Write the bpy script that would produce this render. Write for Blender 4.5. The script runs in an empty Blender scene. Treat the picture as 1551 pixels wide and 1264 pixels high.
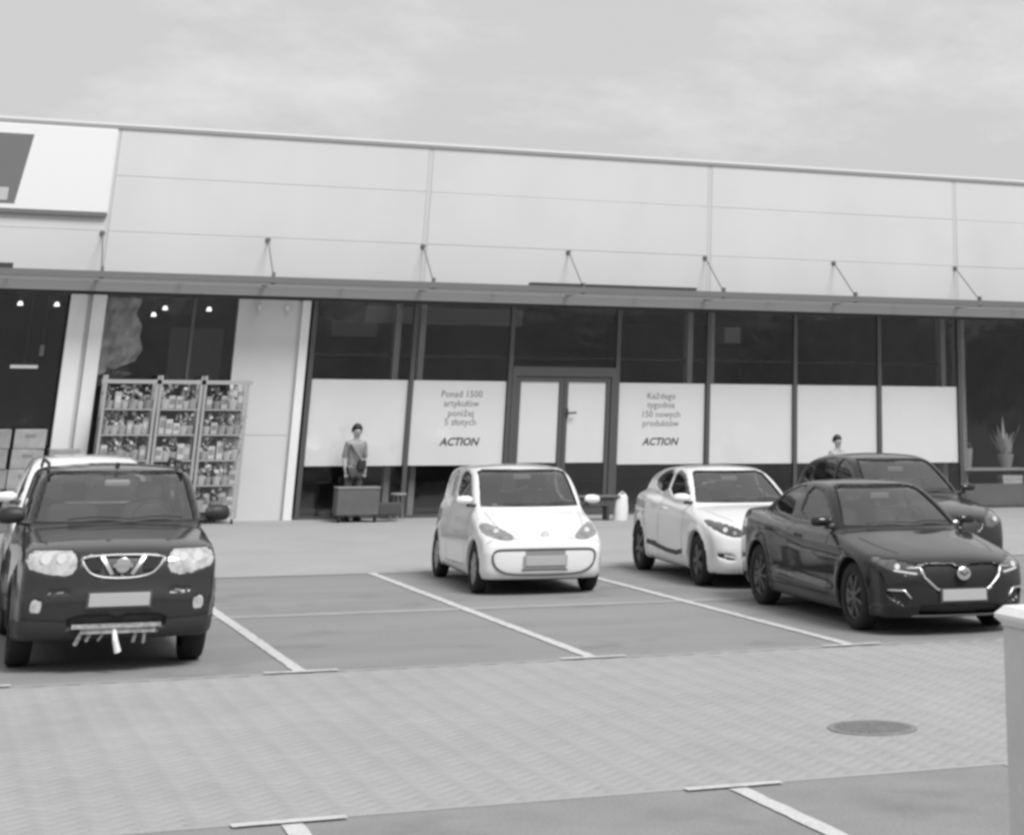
import bpy, math, random
import numpy as np
from mathutils import Vector, Matrix
from mathutils.bvhtree import BVHTree
random.seed(7)
rng = np.random.default_rng(7)
C = bpy.context.scene.collection

# ------------------------------------------------------------------ camera, sky, sun, exposure
IMG_W = 1551.0
F_PX, PX, PY, YAW, PIT, ROLL, CAM_H = 2739.689, 1181.771, -429.972, -0.422, 0.363, 0.008, 2.293
cam_d = bpy.data.cameras.new('camera')
cam = bpy.data.objects.new('camera', cam_d)
C.objects.link(cam)
Rz = Matrix.Rotation(YAW, 3, 'Z')
r_ = Rz @ Vector((1, 0, 0))
fw = Rz @ Vector((0, math.cos(PIT), math.sin(PIT)))
u_ = r_.cross(fw)
r2 = math.cos(ROLL) * r_ + math.sin(ROLL) * u_
u2 = -math.sin(ROLL) * r_ + math.cos(ROLL) * u_
M = Matrix.Identity(4)
for i in range(3):
    M[i][0] = r2[i]; M[i][1] = u2[i]; M[i][2] = -fw[i]
M[2][3] = CAM_H
cam.matrix_world = M
cam_d.sensor_fit = 'HORIZONTAL'
cam_d.sensor_width = 36.0
cam_d.lens = 36.0 * F_PX / IMG_W
cam_d.shift_x = (IMG_W / 2 - PX) / IMG_W
cam_d.shift_y = -(1264 / 2 - PY) / IMG_W
cam_d.clip_end = 3000
cam_d.clip_start = 0.1
sc = bpy.context.scene
sc.camera = cam

SUN_EL, SUN_AZ = math.radians(52), math.radians(163)      # azimuth measured clockwise from +Y
w = bpy.data.worlds.new('World'); sc.world = w; w.use_nodes = True
nt = w.node_tree; nt.nodes.clear()
out = nt.nodes.new('ShaderNodeOutputWorld'); bg = nt.nodes.new('ShaderNodeBackground')
sky = nt.nodes.new('ShaderNodeTexSky'); sky.sky_type = 'NISHITA'; sky.sun_disc = False
sky.sun_elevation = SUN_EL; sky.sun_rotation = SUN_AZ; sky.dust_density = 5.0; sky.air_density = 1.5
bw = nt.nodes.new('ShaderNodeRGBToBW')
nt.links.new(sky.outputs[0], bw.inputs[0])
# clouds: an even bright veil with faint brighter puffs
tc = nt.nodes.new('ShaderNodeTexCoord')
sep = nt.nodes.new('ShaderNodeSeparateXYZ'); nt.links.new(tc.outputs['Generated'], sep.inputs[0])
def wmath(op, a, b=None):
    n = nt.nodes.new('ShaderNodeMath'); n.operation = op
    for k, v in enumerate((a, b)):
        if v is None: continue
        if isinstance(v, (int, float)): n.inputs[k].default_value = v
        else: nt.links.new(v, n.inputs[k])
    return n.outputs[0]
den = wmath('ADD', wmath('MAXIMUM', sep.outputs[2], 0.0), 0.30)
cx = wmath('DIVIDE', sep.outputs[0], den); cy = wmath('DIVIDE', sep.outputs[1], den)
comb = nt.nodes.new('ShaderNodeCombineXYZ'); nt.links.new(cx, comb.inputs[0]); nt.links.new(cy, comb.inputs[1])
nz = nt.nodes.new('ShaderNodeTexNoise'); nz.inputs['Scale'].default_value = 2.6; nz.inputs['Detail'].default_value = 9
nz.inputs['Roughness'].default_value = 0.62; nt.links.new(comb.outputs[0], nz.inputs['Vector'])
rmp = nt.nodes.new('ShaderNodeMapRange'); rmp.inputs[1].default_value = 0.49; rmp.inputs[2].default_value = 0.70
nt.links.new(nz.outputs[0], rmp.inputs[0])
VEIL, PUFF = 6.0, 1.5
cloud = wmath('ADD', wmath('MULTIPLY', rmp.outputs[0], PUFF), VEIL)
skyv = wmath('MINIMUM', bw.outputs[0], 16.0)
tot = wmath('ADD', wmath('MULTIPLY', skyv, 0.10), cloud)
nt.links.new(tot, bg.inputs['Color']); bg.inputs['Strength'].default_value = 0.10
nt.links.new(bg.outputs[0], out.inputs[0])

sun_d = bpy.data.lights.new('sun', 'SUN'); sun_d.energy = 3.1; sun_d.angle = math.radians(24); sun_d.color = (1, 1, 1)
sun = bpy.data.objects.new('sun', sun_d); C.objects.link(sun)
sdir = Vector((math.sin(SUN_AZ) * math.cos(SUN_EL), math.cos(SUN_AZ) * math.cos(SUN_EL), math.sin(SUN_EL)))
sun.rotation_euler = sdir.to_track_quat('Z', 'Y').to_euler()
vs = sc.view_settings
sc.display_settings.display_device = 'sRGB'
vs.view_transform = 'Standard'; vs.look = 'None'; vs.exposure = 0.0; vs.gamma = 1; vs.use_curve_mapping = False
sc.cycles.use_denoising = True
sc.cycles.max_bounces = 8
sc.cycles.transparent_max_bounces = 16
sc.cycles.pixel_filter_type = 'BLACKMAN_HARRIS'
sc.cycles.filter_width = 3.2
sc.cycles.caustics_reflective = False; sc.cycles.caustics_refractive = False

# ------------------------------------------------------------------ materials (the photograph is black and white)
MATS = {}
def mat(name, v, rough=0.6, metal=0.0, coat=0.0, spec=0.5, noise=0.0, nscale=6.0, bump=0.0, bscale=60.0, emit=None, rnd=0.0, detail=4.0, stretch=None, alpha=None):
    if name in MATS: return MATS[name]
    m = bpy.data.materials.new(name); m.use_nodes = True
    t = m.node_tree; b = t.nodes['Principled BSDF']
    b.inputs['Base Color'].default_value = (v, v, v, 1)
    b.inputs['Roughness'].default_value = rough; b.inputs['Metallic'].default_value = metal
    b.inputs['Coat Weight'].default_value = coat; b.inputs['Coat Roughness'].default_value = 0.04
    b.inputs['Specular IOR Level'].default_value = spec
    if emit is not None:
        b.inputs['Emission Color'].default_value = (1, 1, 1, 1); b.inputs['Emission Strength'].default_value = emit
    src = None
    if noise or bump:
        co = t.nodes.new('ShaderNodeTexCoord'); mp = t.nodes.new('ShaderNodeMapping')
        t.links.new(co.outputs['Object'], mp.inputs[0])
        if stretch: mp.inputs['Scale'].default_value = stretch
    if noise:
        n = t.nodes.new('ShaderNodeTexNoise'); n.inputs['Scale'].default_value = nscale; n.inputs['Detail'].default_value = detail
        n.inputs['Roughness'].default_value = 0.6
        t.links.new(mp.outputs[0], n.inputs['Vector'])
        r = t.nodes.new('ShaderNodeMapRange'); r.inputs[1].default_value = 0.25; r.inputs[2].default_value = 0.75
        r.inputs[3].default_value = v * (1 - noise); r.inputs[4].default_value = v * (1 + noise)
        t.links.new(n.outputs[0], r.inputs[0]); src = r.outputs[0]
    if rnd:
        g = t.nodes.new('ShaderNodeNewGeometry'); oi = t.nodes.new('ShaderNodeObjectInfo')
        a = t.nodes.new('ShaderNodeMath'); a.operation = 'ADD'; t.links.new(g.outputs['Random Per Island'], a.inputs[0]); t.links.new(oi.outputs['Random'], a.inputs[1])
        fr = t.nodes.new('ShaderNodeMath'); fr.operation = 'FRACT'; t.links.new(a.outputs[0], fr.inputs[0])
        r3 = t.nodes.new('ShaderNodeMapRange'); r3.inputs[3].default_value = 1 - rnd; r3.inputs[4].default_value = 1 + rnd
        t.links.new(fr.outputs[0], r3.inputs[0])
        mm = t.nodes.new('ShaderNodeMath'); mm.operation = 'MULTIPLY'
        if src: t.links.new(src, mm.inputs[0])
        else: mm.inputs[0].default_value = v
        t.links.new(r3.outputs[0], mm.inputs[1]); src = mm.outputs[0]
    if src: t.links.new(src, b.inputs['Base Color'])
    if bump:
        n2 = t.nodes.new('ShaderNodeTexNoise'); n2.inputs['Scale'].default_value = bscale; n2.inputs['Detail'].default_value = 3
        t.links.new(mp.outputs[0], n2.inputs['Vector'])
        bp = t.nodes.new('ShaderNodeBump'); bp.inputs['Strength'].default_value = bump; bp.inputs['Distance'].default_value = 0.01
        t.links.new(n2.outputs[0], bp.inputs['Height']); t.links.new(bp.outputs[0], b.inputs['Normal'])
    MATS[name] = m
    return m
def glass(name, tint, gloss_v=0.9, ior=1.5, rough=0.01, wav=0.0):
    """thin pane: tinted see-through plus a fresnel mirror"""
    if name in MATS: return MATS[name]
    m = bpy.data.materials.new(name); m.use_nodes = True
    t = m.node_tree; t.nodes.clear()
    o = t.nodes.new('ShaderNodeOutputMaterial'); mx = t.nodes.new('ShaderNodeMixShader')
    tr = t.nodes.new('ShaderNodeBsdfTransparent'); tr.inputs[0].default_value = (tint, tint, tint, 1)
    gl = t.nodes.new('ShaderNodeBsdfGlossy'); gl.inputs[0].default_value = (gloss_v, gloss_v, gloss_v, 1); gl.inputs['Roughness'].default_value = rough
    f0 = ((ior - 1) / (ior + 1)) ** 2
    def mth(op, a, b=None):
        n_ = t.nodes.new('ShaderNodeMath'); n_.operation = op
        for k_, v_ in enumerate((a, b)):
            if v_ is None: continue
            if isinstance(v_, (int, float)): n_.inputs[k_].default_value = v_
            else: t.links.new(v_, n_.inputs[k_])
        return n_.outputs[0]
    ge = t.nodes.new('ShaderNodeNewGeometry'); dt = t.nodes.new('ShaderNodeVectorMath'); dt.operation = 'DOT_PRODUCT'
    t.links.new(ge.outputs['Normal'], dt.inputs[0]); t.links.new(ge.outputs['Incoming'], dt.inputs[1])
    om = mth('SUBTRACT', 1.0, mth('ABSOLUTE', dt.outputs['Value']))
    frs = mth('ADD', mth('MULTIPLY', mth('POWER', om, 5.0), 1 - f0), f0)
    if wav:
        n2 = t.nodes.new('ShaderNodeTexNoise'); n2.inputs['Scale'].default_value = 1.3
        co = t.nodes.new('ShaderNodeTexCoord'); t.links.new(co.outputs['Object'], n2.inputs['Vector'])
        bp = t.nodes.new('ShaderNodeBump'); bp.inputs['Strength'].default_value = wav; bp.inputs['Distance'].default_value = 0.05
        t.links.new(n2.outputs[0], bp.inputs['Height']); t.links.new(bp.outputs[0], gl.inputs['Normal'])
    t.links.new(frs, mx.inputs[0]); t.links.new(tr.outputs[0], mx.inputs[1]); t.links.new(gl.outputs[0], mx.inputs[2])
    t.links.new(mx.outputs[0], o.inputs[0])
    MATS[name] = m
    return m

asphalt = mat('asphalt', 0.255, 0.9, stretch=(.5, 1.6, 1), noise=0.14, nscale=0.55, bump=0.35, bscale=90, detail=9)
asphalt_near = mat('asphalt_near', 0.25, 0.9, noise=0.15, nscale=1.3, bump=0.35, bscale=90, detail=9)
paver_m = mat('paver_concrete', 0.345, 0.85, noise=0.09, nscale=0.6, rnd=0.035, bump=0.05, bscale=40, detail=9)
joint_m = mat('joint_sand', 0.33, 0.95, noise=0.2, nscale=3)
pave_m = mat('pavement_slabs', 0.36, 0.85, noise=0.07, nscale=0.8, bump=0.2, bscale=50, detail=6)
line_m = mat('white_road_paint', 0.58, 0.7, noise=0.16, nscale=9, detail=8)
strip_m = mat('pale_concrete_strip', 0.33, 0.85, noise=0.12, nscale=3, detail=6)
kerb_m = mat('kerb_concrete', 0.5, 0.8, noise=0.12, nscale=5, bump=0.2)
clad_m = mat('pale_metal_cladding', 0.64, 0.42, noise=0.04, nscale=0.35, stretch=(1, 1, .3), spec=0.4)
seam_m = mat('cladding_joint', 0.56, 0.6)
coping_m = mat('coping_metal', 0.52, 0.4, metal=0.3)
sign_m = mat('sign_white', 0.80, 0.4)
emblem_m = mat('sign_dark_print', 0.10, 0.5)
frame_m = mat('window_frame_grey', 0.09, 0.45, metal=0.2)
film_m = mat('white_window_film', 0.90, 0.55, noise=0.03, nscale=1.2)
text_m = mat('grey_lettering', 0.16, 0.6)
logo_m = mat('dark_lettering', 0.05, 0.6)
column_m = mat('white_column_paint', 0.78, 0.5, noise=0.04, nscale=2)
panel_m = mat('grey_wall_panel', 0.60, 0.6, noise=0.03, nscale=1.5)
steel_m = mat('galvanised_steel', 0.35, 0.4, metal=0.5)
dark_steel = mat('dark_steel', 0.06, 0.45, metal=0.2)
canopy_f = mat('canopy_fascia_grey', 0.17, 0.5, metal=0.2)
beam_m = mat('canopy_beam_grey', 0.62, 0.5)
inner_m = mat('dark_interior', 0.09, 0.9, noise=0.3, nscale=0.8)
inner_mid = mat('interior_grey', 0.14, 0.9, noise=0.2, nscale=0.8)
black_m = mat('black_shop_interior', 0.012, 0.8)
lamp_m = mat('lit_spotlight', 0.9, 0.5, emit=1.6)
pane_m = glass('shop_glass', 0.955, 0.85, 1.55, 0.07, wav=0.15)
canopy_glass = glass('canopy_glass', 0.42, 0.8, 1.5, 0.1)
car_glass = glass('car_glass', 0.66, 0.95, 2.6, 0.03, wav=0.12)
dark_glass = glass('dark_car_glass', 0.30, 0.95, 2.0, 0.01)
tyre_m = mat('tyre_rubber', 0.018, 0.85)
rim_m = mat('alloy_rim', 0.30, 0.35, metal=0.7)
rim_dark = mat('dark_alloy_rim', 0.10, 0.35, metal=0.6)
cap_m = mat('silver_hubcap', 0.38, 0.4, metal=0.3)
chrome = mat('chrome', 0.65, 0.28, metal=1.0)
black_pl = mat('black_plastic', 0.022, 0.5)
grey_pl = mat('grey_plastic', 0.07, 0.6)
int_m = mat('car_interior', 0.08, 0.8)
seat_m = mat('car_seat_fabric', 0.09, 0.9)
plate_m = mat('blank_pale_plate', 0.42, 0.5)
lens_m = mat('headlight_lens', 0.52, 0.08, metal=0.25, coat=1.0, noise=0.45, nscale=14)
lens_dark = mat('dark_headlight_lens', 0.10, 0.08, metal=0.4, coat=1.0, noise=0.6, nscale=12)
bulb_m = mat('reflector_bright', 0.9, 0.1, metal=0.6)
white_paint = mat('white_car_paint', 0.80, 0.25, coat=1.0)
dark_paint = mat('dark_grey_car_paint', 0.012, 0.35, metal=0.0, coat=0.9, spec=0.12)
grey_paint = mat('graphite_car_paint', 0.024, 0.38, metal=0.25, coat=0.9, spec=0.2)
suv_paint = mat('dark_suv_paint', 0.016, 0.30, metal=0.0, coat=0.9, spec=0.12)
gap_m = mat('panel_gap', 0.015, 0.8)
gap_w = mat('panel_gap_pale', 0.25, 0.8)

def add_stains(m, scale, lo, hi, amount, speck=0.12):
    t = m.node_tree; b = t.nodes['Principled BSDF']; src = b.inputs['Base Color'].links[0].from_socket
    co = t.nodes.new('ShaderNodeTexCoord')
    def nz_(sc_, det, a0, a1, o0, o1):
        n = t.nodes.new('ShaderNodeTexNoise'); n.inputs['Scale'].default_value = sc_; n.inputs['Detail'].default_value = det
        t.links.new(co.outputs['Object'], n.inputs['Vector'])
        r = t.nodes.new('ShaderNodeMapRange'); r.inputs[1].default_value = a0; r.inputs[2].default_value = a1; r.inputs[3].default_value = o0; r.inputs[4].default_value = o1
        t.links.new(n.outputs[0], r.inputs[0]); return r.outputs[0]
    a = nz_(scale, 5, lo, hi, 1.0, 1 - amount); c = nz_(45, 2, .3, .7, 1 - speck, 1 + speck)
    m1 = t.nodes.new('ShaderNodeMath'); m1.operation = 'MULTIPLY'; t.links.new(a, m1.inputs[0]); t.links.new(c, m1.inputs[1])
    m2 = t.nodes.new('ShaderNodeMath'); m2.operation = 'MULTIPLY'; t.links.new(src, m2.inputs[0]); t.links.new(m1.outputs[0], m2.inputs[1])
    t.links.new(m2.outputs[0], b.inputs['Base Color'])
add_stains(asphalt, 1.1, .58, .72, .22); add_stains(asphalt_near, 1.1, .58, .72, .18)
add_stains(pave_m, .7, .55, .7, .07); add_stains(paver_m, .5, .55, .72, .09, .05); add_stains(line_m, 9, .55, .68, .3)
add_stains(clad_m, .6, .5, .75, .05, 0.0)

# ------------------------------------------------------------------ helpers
def tag(o, label=None, cat=None, group=None, kind=None):
    if label: o['label'] = label
    if cat: o['category'] = cat
    if group: o['group'] = group
    if kind: o['kind'] = kind
    return o
def empty(name, loc=(0, 0, 0), rz=0.0, label=None, cat=None, group=None):
    o = bpy.data.objects.new(name, None); C.objects.link(o)
    o.location = loc; o.rotation_euler = (0, 0, rz); o.empty_display_size = 0.2
    return tag(o, label, cat, group)
def mesh_obj(name, V, Fc, m, parent=None, smooth=False, mesh=None):
    if mesh is None:
        mesh = bpy.data.meshes.new(name)
        if isinstance(V, np.ndarray) and isinstance(Fc, np.ndarray) and len(Fc):
            nf, k = Fc.shape
            mesh.vertices.add(len(V)); mesh.vertices.foreach_set('co', V.astype(np.float32).ravel())
            mesh.loops.add(nf * k); mesh.loops.foreach_set('vertex_index', Fc.astype(np.int32).ravel())
            mesh.polygons.add(nf); mesh.polygons.foreach_set('loop_start', np.arange(0, nf * k, k, dtype=np.int32))
            mesh.update(calc_edges=True); mesh.validate()
        else:
            mesh.from_pydata([tuple(v) for v in V], [], [tuple(int(i) for i in f) for f in Fc])
            mesh.update()
        if smooth:
            mesh.polygons.foreach_set('use_smooth', [True] * len(mesh.polygons))
        if m: mesh.materials.append(m)
    o = bpy.data.objects.new(name, mesh); C.objects.link(o)
    if parent: o.parent = parent
    return o
class MB:
    """collects boxes, bars and tubes into one mesh"""
    def __init__(s): s.V = []; s.F = []
    def add(s, V, Fc):
        n = len(s.V); s.V += [tuple(v) for v in V]; s.F += [tuple(i + n for i in f) for f in Fc]; return s
    def box(s, x0, x1, y0, y1, z0, z1, ch=0.0, rot=None, org=None):
        if ch > 0:
            c = ch; V = []
            for (z, ins) in ((z0, c), (z0 + c, 0), (z1 - c, 0), (z1, c)):
                xa, xb, ya, yb = x0 + ins, x1 - ins, y0 + ins, y1 - ins
                k = 0 if ins else c
                k = c * 0.6
                V += [(xa + k, ya, z), (xb - k, ya, z), (xb, ya + k, z), (xb, yb - k, z), (xb - k, yb, z), (xa + k, yb, z), (xa, yb - k, z), (xa, ya + k, z)]
            Fc = [tuple(range(7, -1, -1)), tuple(range(24, 32))]
            for l in range(3):
                for i in range(8):
                    j = (i + 1) % 8
                    Fc.append((l * 8 + i, l * 8 + j, l * 8 + 8 + j, l * 8 + 8 + i))
        else:
            V = [(x0, y0, z0), (x1, y0, z0), (x1, y1, z0), (x0, y1, z0), (x0, y0, z1), (x1, y0, z1), (x1, y1, z1), (x0, y1, z1)]
            Fc = [(3, 2, 1, 0), (4, 5, 6, 7), (0, 1, 5, 4), (1, 2, 6, 5), (2, 3, 7, 6), (3, 0, 4, 7)]
        if rot is not None:
            og = Vector(org or (0, 0, 0)); V = [tuple(rot @ (Vector(v) - og) + og) for v in V]
        return s.add(V, Fc)
    def tube(s, pts, r, n=8, closed=False, cap=True):
        P = [Vector(p) for p in pts]; rs = r if isinstance(r, (list, tuple)) else [r] * len(P)
        V = []; N = len(P)
        for i, p in enumerate(P):
            a = P[(i - 1) % N] if (closed or i > 0) else p
            b = P[(i + 1) % N] if (closed or i < N - 1) else p
            d = (b - a).normalized() if (b - a).length > 1e-9 else Vector((0, 0, 1))
            up = Vector((0, 0, 1)) if abs(d.z) < 0.9 else Vector((1, 0, 0))
            x = d.cross(up).normalized(); y = d.cross(x)
            for k in range(n):
                t = 2 * math.pi * k / n
                V.append(p + (x * math.cos(t) + y * math.sin(t)) * rs[i])
        Fc = []
        for i in range(N if closed else N - 1):
            j = (i + 1) % N
            for k in range(n):
                l = (k + 1) % n
                Fc.append((i * n + k, i * n + l, j * n + l, j * n + k))
        if cap and not closed:
            Fc.append(tuple(range(n - 1, -1, -1))); Fc.append(tuple((N - 1) * n + k for k in range(n)))
        return s.add(V, Fc)
    def lathe(s, prof, n=24, axis='z', org=(0, 0, 0), cap=True):
        V = []
        for (r, h) in prof:
            for k in range(n):
                t = 2 * math.pi * k / n
                c, d = r * math.cos(t), r * math.sin(t)
                v = (c, d, h) if axis == 'z' else ((h, c, d) if axis == 'x' else (c, h, d))
                V.append((v[0] + org[0], v[1] + org[1], v[2] + org[2]))
        Fc = []
        for i in range(len(prof) - 1):
            for k in range(n):
                l = (k + 1) % n
                Fc.append((i * n + k, i * n + l, (i + 1) * n + l, (i + 1) * n + k))
        if cap:
            Fc.append(tuple(range(n - 1, -1, -1))); Fc.append(tuple((len(prof) - 1) * n + k for k in range(n)))
        return s.add(V, Fc)
    def build(s, name, m, parent=None, smooth=False):
        return mesh_obj(name, s.V, s.F, m, parent, smooth)
def box(name, m, parent, *a, ch=0.0): return MB().box(*a, ch=ch).build(name, m, parent)
def sheet(name, pts, z, m, parent=None):
    V = [(p[0], p[1], z if len(p) < 3 else p[2]) for p in pts]
    return mesh_obj(name, V, [tuple(range(len(V)))], m, parent)
def copy_tree(o, parent=None):
    c = o.copy(); C.objects.link(c); c.parent = parent
    for ch in [q for q in bpy.data.objects if q.parent == o]: copy_tree(ch, c)
    return c

# ------------------------------------------------------------------ ground
Y_BAY0, Y_MID, Y_BAY1 = 18.43, 23.1, 28.1
Y_FAC = 39.19
g = sheet('ground', [(-600, -600), (700, -600), (700, 700), (-600, 700)], -0.02, strip_m); tag(g, kind='structure')
b = sheet('joint_bed', [(-30, 12.2), (60, 12.2), (60, Y_BAY0), (-30, Y_BAY0)], -0.002, joint_m); tag(b, kind='structure')
b = sheet('parking_bays', [(-30, Y_BAY0), (60, Y_BAY0), (60, Y_BAY1), (-30, Y_BAY1)], 0.0, asphalt); tag(b, kind='structure')
b = sheet('near_parking_bays', [(-30, 0.0), (60, 0.0), (60, 12.2), (-30, 12.2)], 0.0, asphalt_near); tag(b, kind='structure')
b = sheet('pavement', [(-30, Y_BAY1, 0.0), (60, Y_BAY1, 0.0), (60, 60, 0.09 * (60 - Y_BAY1) / 11), (-30, 60, 0.09 * (60 - Y_BAY1) / 11)], 0, pave_m); tag(b, kind='structure')
PAVE_Z = lambda y: 0.09 * (y - Y_BAY1) / 11
for (y, wd) in ((Y_MID, 0.13), (Y_BAY1, 0.05)):
    b = sheet('drain_strip', [(-30, y - wd), (60, y - wd), (60, y + wd), (-30, y + wd)], 0.004 if y < 25 else 0.006, strip_m); tag(b, kind='structure')
# painted markings: worn line with ragged edges
def paint_line(name, x0, y0, x1, y1, wd, z=0.008, wear=0.008):
    n = max(2, int(math.hypot(x1 - x0, y1 - y0) / 0.12)); V = []; Fc = []
    dx, dy = x1 - x0, y1 - y0; L = math.hypot(dx, dy); nx, ny = -dy / L, dx / L
    for i in range(n + 1):
        t = i / n
        a = wd / 2 + random.uniform(-wear, wear); b_ = wd / 2 + random.uniform(-wear, wear)
        V += [(x0 + dx * t + nx * a, y0 + dy * t + ny * a, z), (x0 + dx * t - nx * b_, y0 + dy * t - ny * b_, z)]
    for i in range(n): Fc.append((2 * i, 2 * i + 1, 2 * i + 3, 2 * i + 2))
    o = mesh_obj(name, V, Fc, line_m); tag(o, kind='structure'); return o
for k in range(-3, 6):
    x = 3.615 + 2.765 * k
    if x < 11: 
        paint_line('bay_line', x, Y_BAY0 + 0.02, x, Y_BAY1, 0.115)
        paint_line('bay_line_end', x - 0.33, Y_BAY0 - 0.02, x + 0.33, Y_BAY0 - 0.02, 0.10, z=0.012, wear=0.012)
    x = 2.40 + 2.8 * k
    if x < 6:
        paint_line('near_bay_line', x, 12.1, x, 6.0, 0.12)
        paint_line('near_bay_line_end', x - 0.33, 12.17, x + 0.33, 12.17, 0.09, z=0.012)
b = sheet('edge_strip', [(7.2, 12.2), (7.2, 4.0), (7.32, 4.0), (7.32, 12.2)], 0.004, strip_m); tag(b, kind='structure')
b = sheet('side_lane', [(7.32, 12.2), (7.32, 0.0), (30, 0.0), (30, 12.2)], 0.006, mat('lane_concrete', 0.27, 0.9, noise=0.08, nscale=1.2, bump=0.3)); tag(b, kind='structure')
# herringbone pavers of the aisle
pavers = []
PL, PW, GAP = 0.2, 0.1, 0.0025
for i in range(-260, 320):
    for j in range(-150, 260):
        # 90 degree herringbone on a 0.1 m grid turned by 45 degrees: cell index sum picks the piece
        s = (i - j) % 4
        if s == 0: a = (i * PW, j * PW, i * PW + PL, j * PW + PW)
        elif s == 3: a = (i * PW, j * PW, i * PW + PW, j * PW + PL)
        else: continue
        cxx, cyy = (a[0] + a[2]) / 2, (a[1] + a[3]) / 2
        c45 = math.sqrt(0.5)
        wx, wy = 6.0 + (cxx - cyy) * c45, 12.0 + (cxx + cyy) * c45
        if 12.28 < wy < Y_BAY0 - 0.08 and -0.6 < wx < 12.6 and wx > 0.86 - (wy - 12) * 0.0 - 1.2:
            pavers.append((wx, wy, a[2] - a[0] > 0.15))
pavers.sort(key=lambda p: math.hypot(p[0] - 3.0, p[1] * 1.6))
def paver_geo():
    x, y, c, h = PL / 2 - GAP / 2, PW / 2 - GAP / 2, 0.0015, 0.0
    V = [(-x, -y, -0.02), (x, -y, -0.02), (x, y, -0.02), (-x, y, -0.02), (-x, -y, h - 0.0008), (x, -y, h - 0.0008), (x, y, h - 0.0008), (-x, y, h - 0.0008),
         (-x + c, -y + c, h), (x - c, -y + c, h), (x - c, y - c, h), (-x + c, y - c, h)]
    Fc = [(0, 1, 5, 4), (1, 2, 6, 5), (2, 3, 7, 6), (3, 0, 4, 7), (4, 5, 9, 8), (5, 6, 10, 9), (6, 7, 11, 10), (7, 4, 8, 11), (8, 9, 10, 11)]
    return np.array(V), np.array(Fc)
PVg, PFg = paver_geo()
aisle = empty('paved_aisle', (6, 15.3, 0)); tag(aisle, kind='structure')
pmesh = None
for k, (x, y, hz) in enumerate(pavers[:300]):
    o = mesh_obj('paver', PVg, PFg, paver_m, aisle, mesh=pmesh); pmesh = o.data
    o.location = (x - 6, y - 15.3, random.uniform(-0.0006, 0.0004)); o.rotation_euler = (random.uniform(-.004, .004), random.uniform(-.004, .004), math.radians(45 if hz else 135))
rest = pavers[300:]
nV, nF = len(PVg), len(PFg)
VV = np.zeros((len(rest) * nV, 3)); FF = np.zeros((len(rest) * nF, 4), int)
for k, (x, y, hz) in enumerate(rest):
    a = math.radians(45 if hz else 135); ca, sa = math.cos(a), math.sin(a)
    VV[k * nV:(k + 1) * nV, 0] = PVg[:, 0] * ca - PVg[:, 1] * sa + x - 6
    VV[k * nV:(k + 1) * nV, 1] = PVg[:, 0] * sa + PVg[:, 1] * ca + y - 15.3
    VV[k * nV:(k + 1) * nV, 2] = PVg[:, 2] + random.uniform(-0.0006, 0.0004)
    FF[k * nF:(k + 1) * nF] = PFg + k * nV
o = mesh_obj('pavers', VV, FF, paver_m, aisle); tag(o, kind='stuff')
for (xa, xb) in ((-30, -0.6), (12.6, 60)):
    b = sheet('aisle_surface', [(xa, 12.2), (xb, 12.2), (xb, Y_BAY0), (xa, Y_BAY0)], 0.0, paver_m); tag(b, kind='structure')
# kerb stones bordering the aisle strips
for (ya, yb) in ((12.2, 12.28), (Y_BAY0 - 0.08, Y_BAY0)):
    b = sheet('border_course', [(-0.6, ya), (12.6, ya), (12.6, yb), (-0.6, yb)], 0.002, pave_m); tag(b, kind='structure')
# round iron cover in the aisle
mh = empty('manhole_cover', (7.05, 13.85, 0.002), 0, 'round dark iron cover set flush in the pale paved aisle', 'manhole cover')
MB().lathe([(0.34, -0.015), (0.34, 0.006), (0.29, 0.006), (0.29, 0.0)], 40).build('rim', mat('iron', 0.27, 0.6, metal=0.4, noise=.2), mh)
q = MB(); q.lathe([(0.285, -0.01), (0.285, 0.005), (0.28, 0.007)], 40)
for i in range(-4, 5):
    hw = math.sqrt(max(0.0, 0.26 ** 2 - (i * 0.055) ** 2))
    q.box(-hw, hw, i * 0.055 - 0.012, i * 0.055 + 0.012, 0.007, 0.011)
q.build('lid', mat('iron_lid', 0.22, 0.65, metal=0.3, noise=.3, nscale=20), mh)
# near concrete gate post at the right edge
gp = empty('concrete_post', (4.40, 7.0, 0), 0.0, 'stout pale concrete post with an overhanging cap cut off by the right edge', 'post')
q = MB(); q.box(0.0, 0.42, 0.0, 0.42, 0.0, 1.425, ch=0.018); q.build('shaft', mat('post_concrete', 0.62, .9, noise=.10, nscale=4, bump=.3, bscale=70, detail=8), gp)
q = MB(); q.box(-0.03, 0.45, -0.03, 0.45, 1.42, 1.495, ch=0.03); q.build('cap', mat('post_cap', 0.80, .85, noise=.1, nscale=5, bump=.2), gp)

# unseen tree line added behind the camera to darken reflections in the shop glass
def add_reflection_trees():
    n = 60000
    c = np.zeros((n, 3)); c[:, 0] = rng.uniform(-70, 110, n)
    top = 10 + 1.2 * np.sin(c[:, 0] * .35) + .9 * np.sin(c[:, 0] * .93 + 1) + .6 * np.sin(c[:, 0] * 2.1)
    c[:, 2] = rng.uniform(0.0, 1, n) ** .8 * top; c[:, 1] = -70 + rng.normal(0, 1.6, n)
    a = rng.normal(0, 1, (n, 3)); a /= np.linalg.norm(a, axis=1)[:, None]; b = np.cross(a, rng.normal(0, 1, (n, 3))); b /= np.linalg.norm(b, axis=1)[:, None]
    s = rng.uniform(.10, .27, n)[:, None]
    V = np.stack([c - a * s, c - b * s * .6, c + a * s, c + b * s * .6], 1).reshape(-1, 3)
    o = mesh_obj('added_reflection_trees', V, np.arange(4 * n).reshape(n, 4), mat('tree_foliage', .2, .9, noise=.5, nscale=1.5)); tag(o, kind='stuff')
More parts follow.
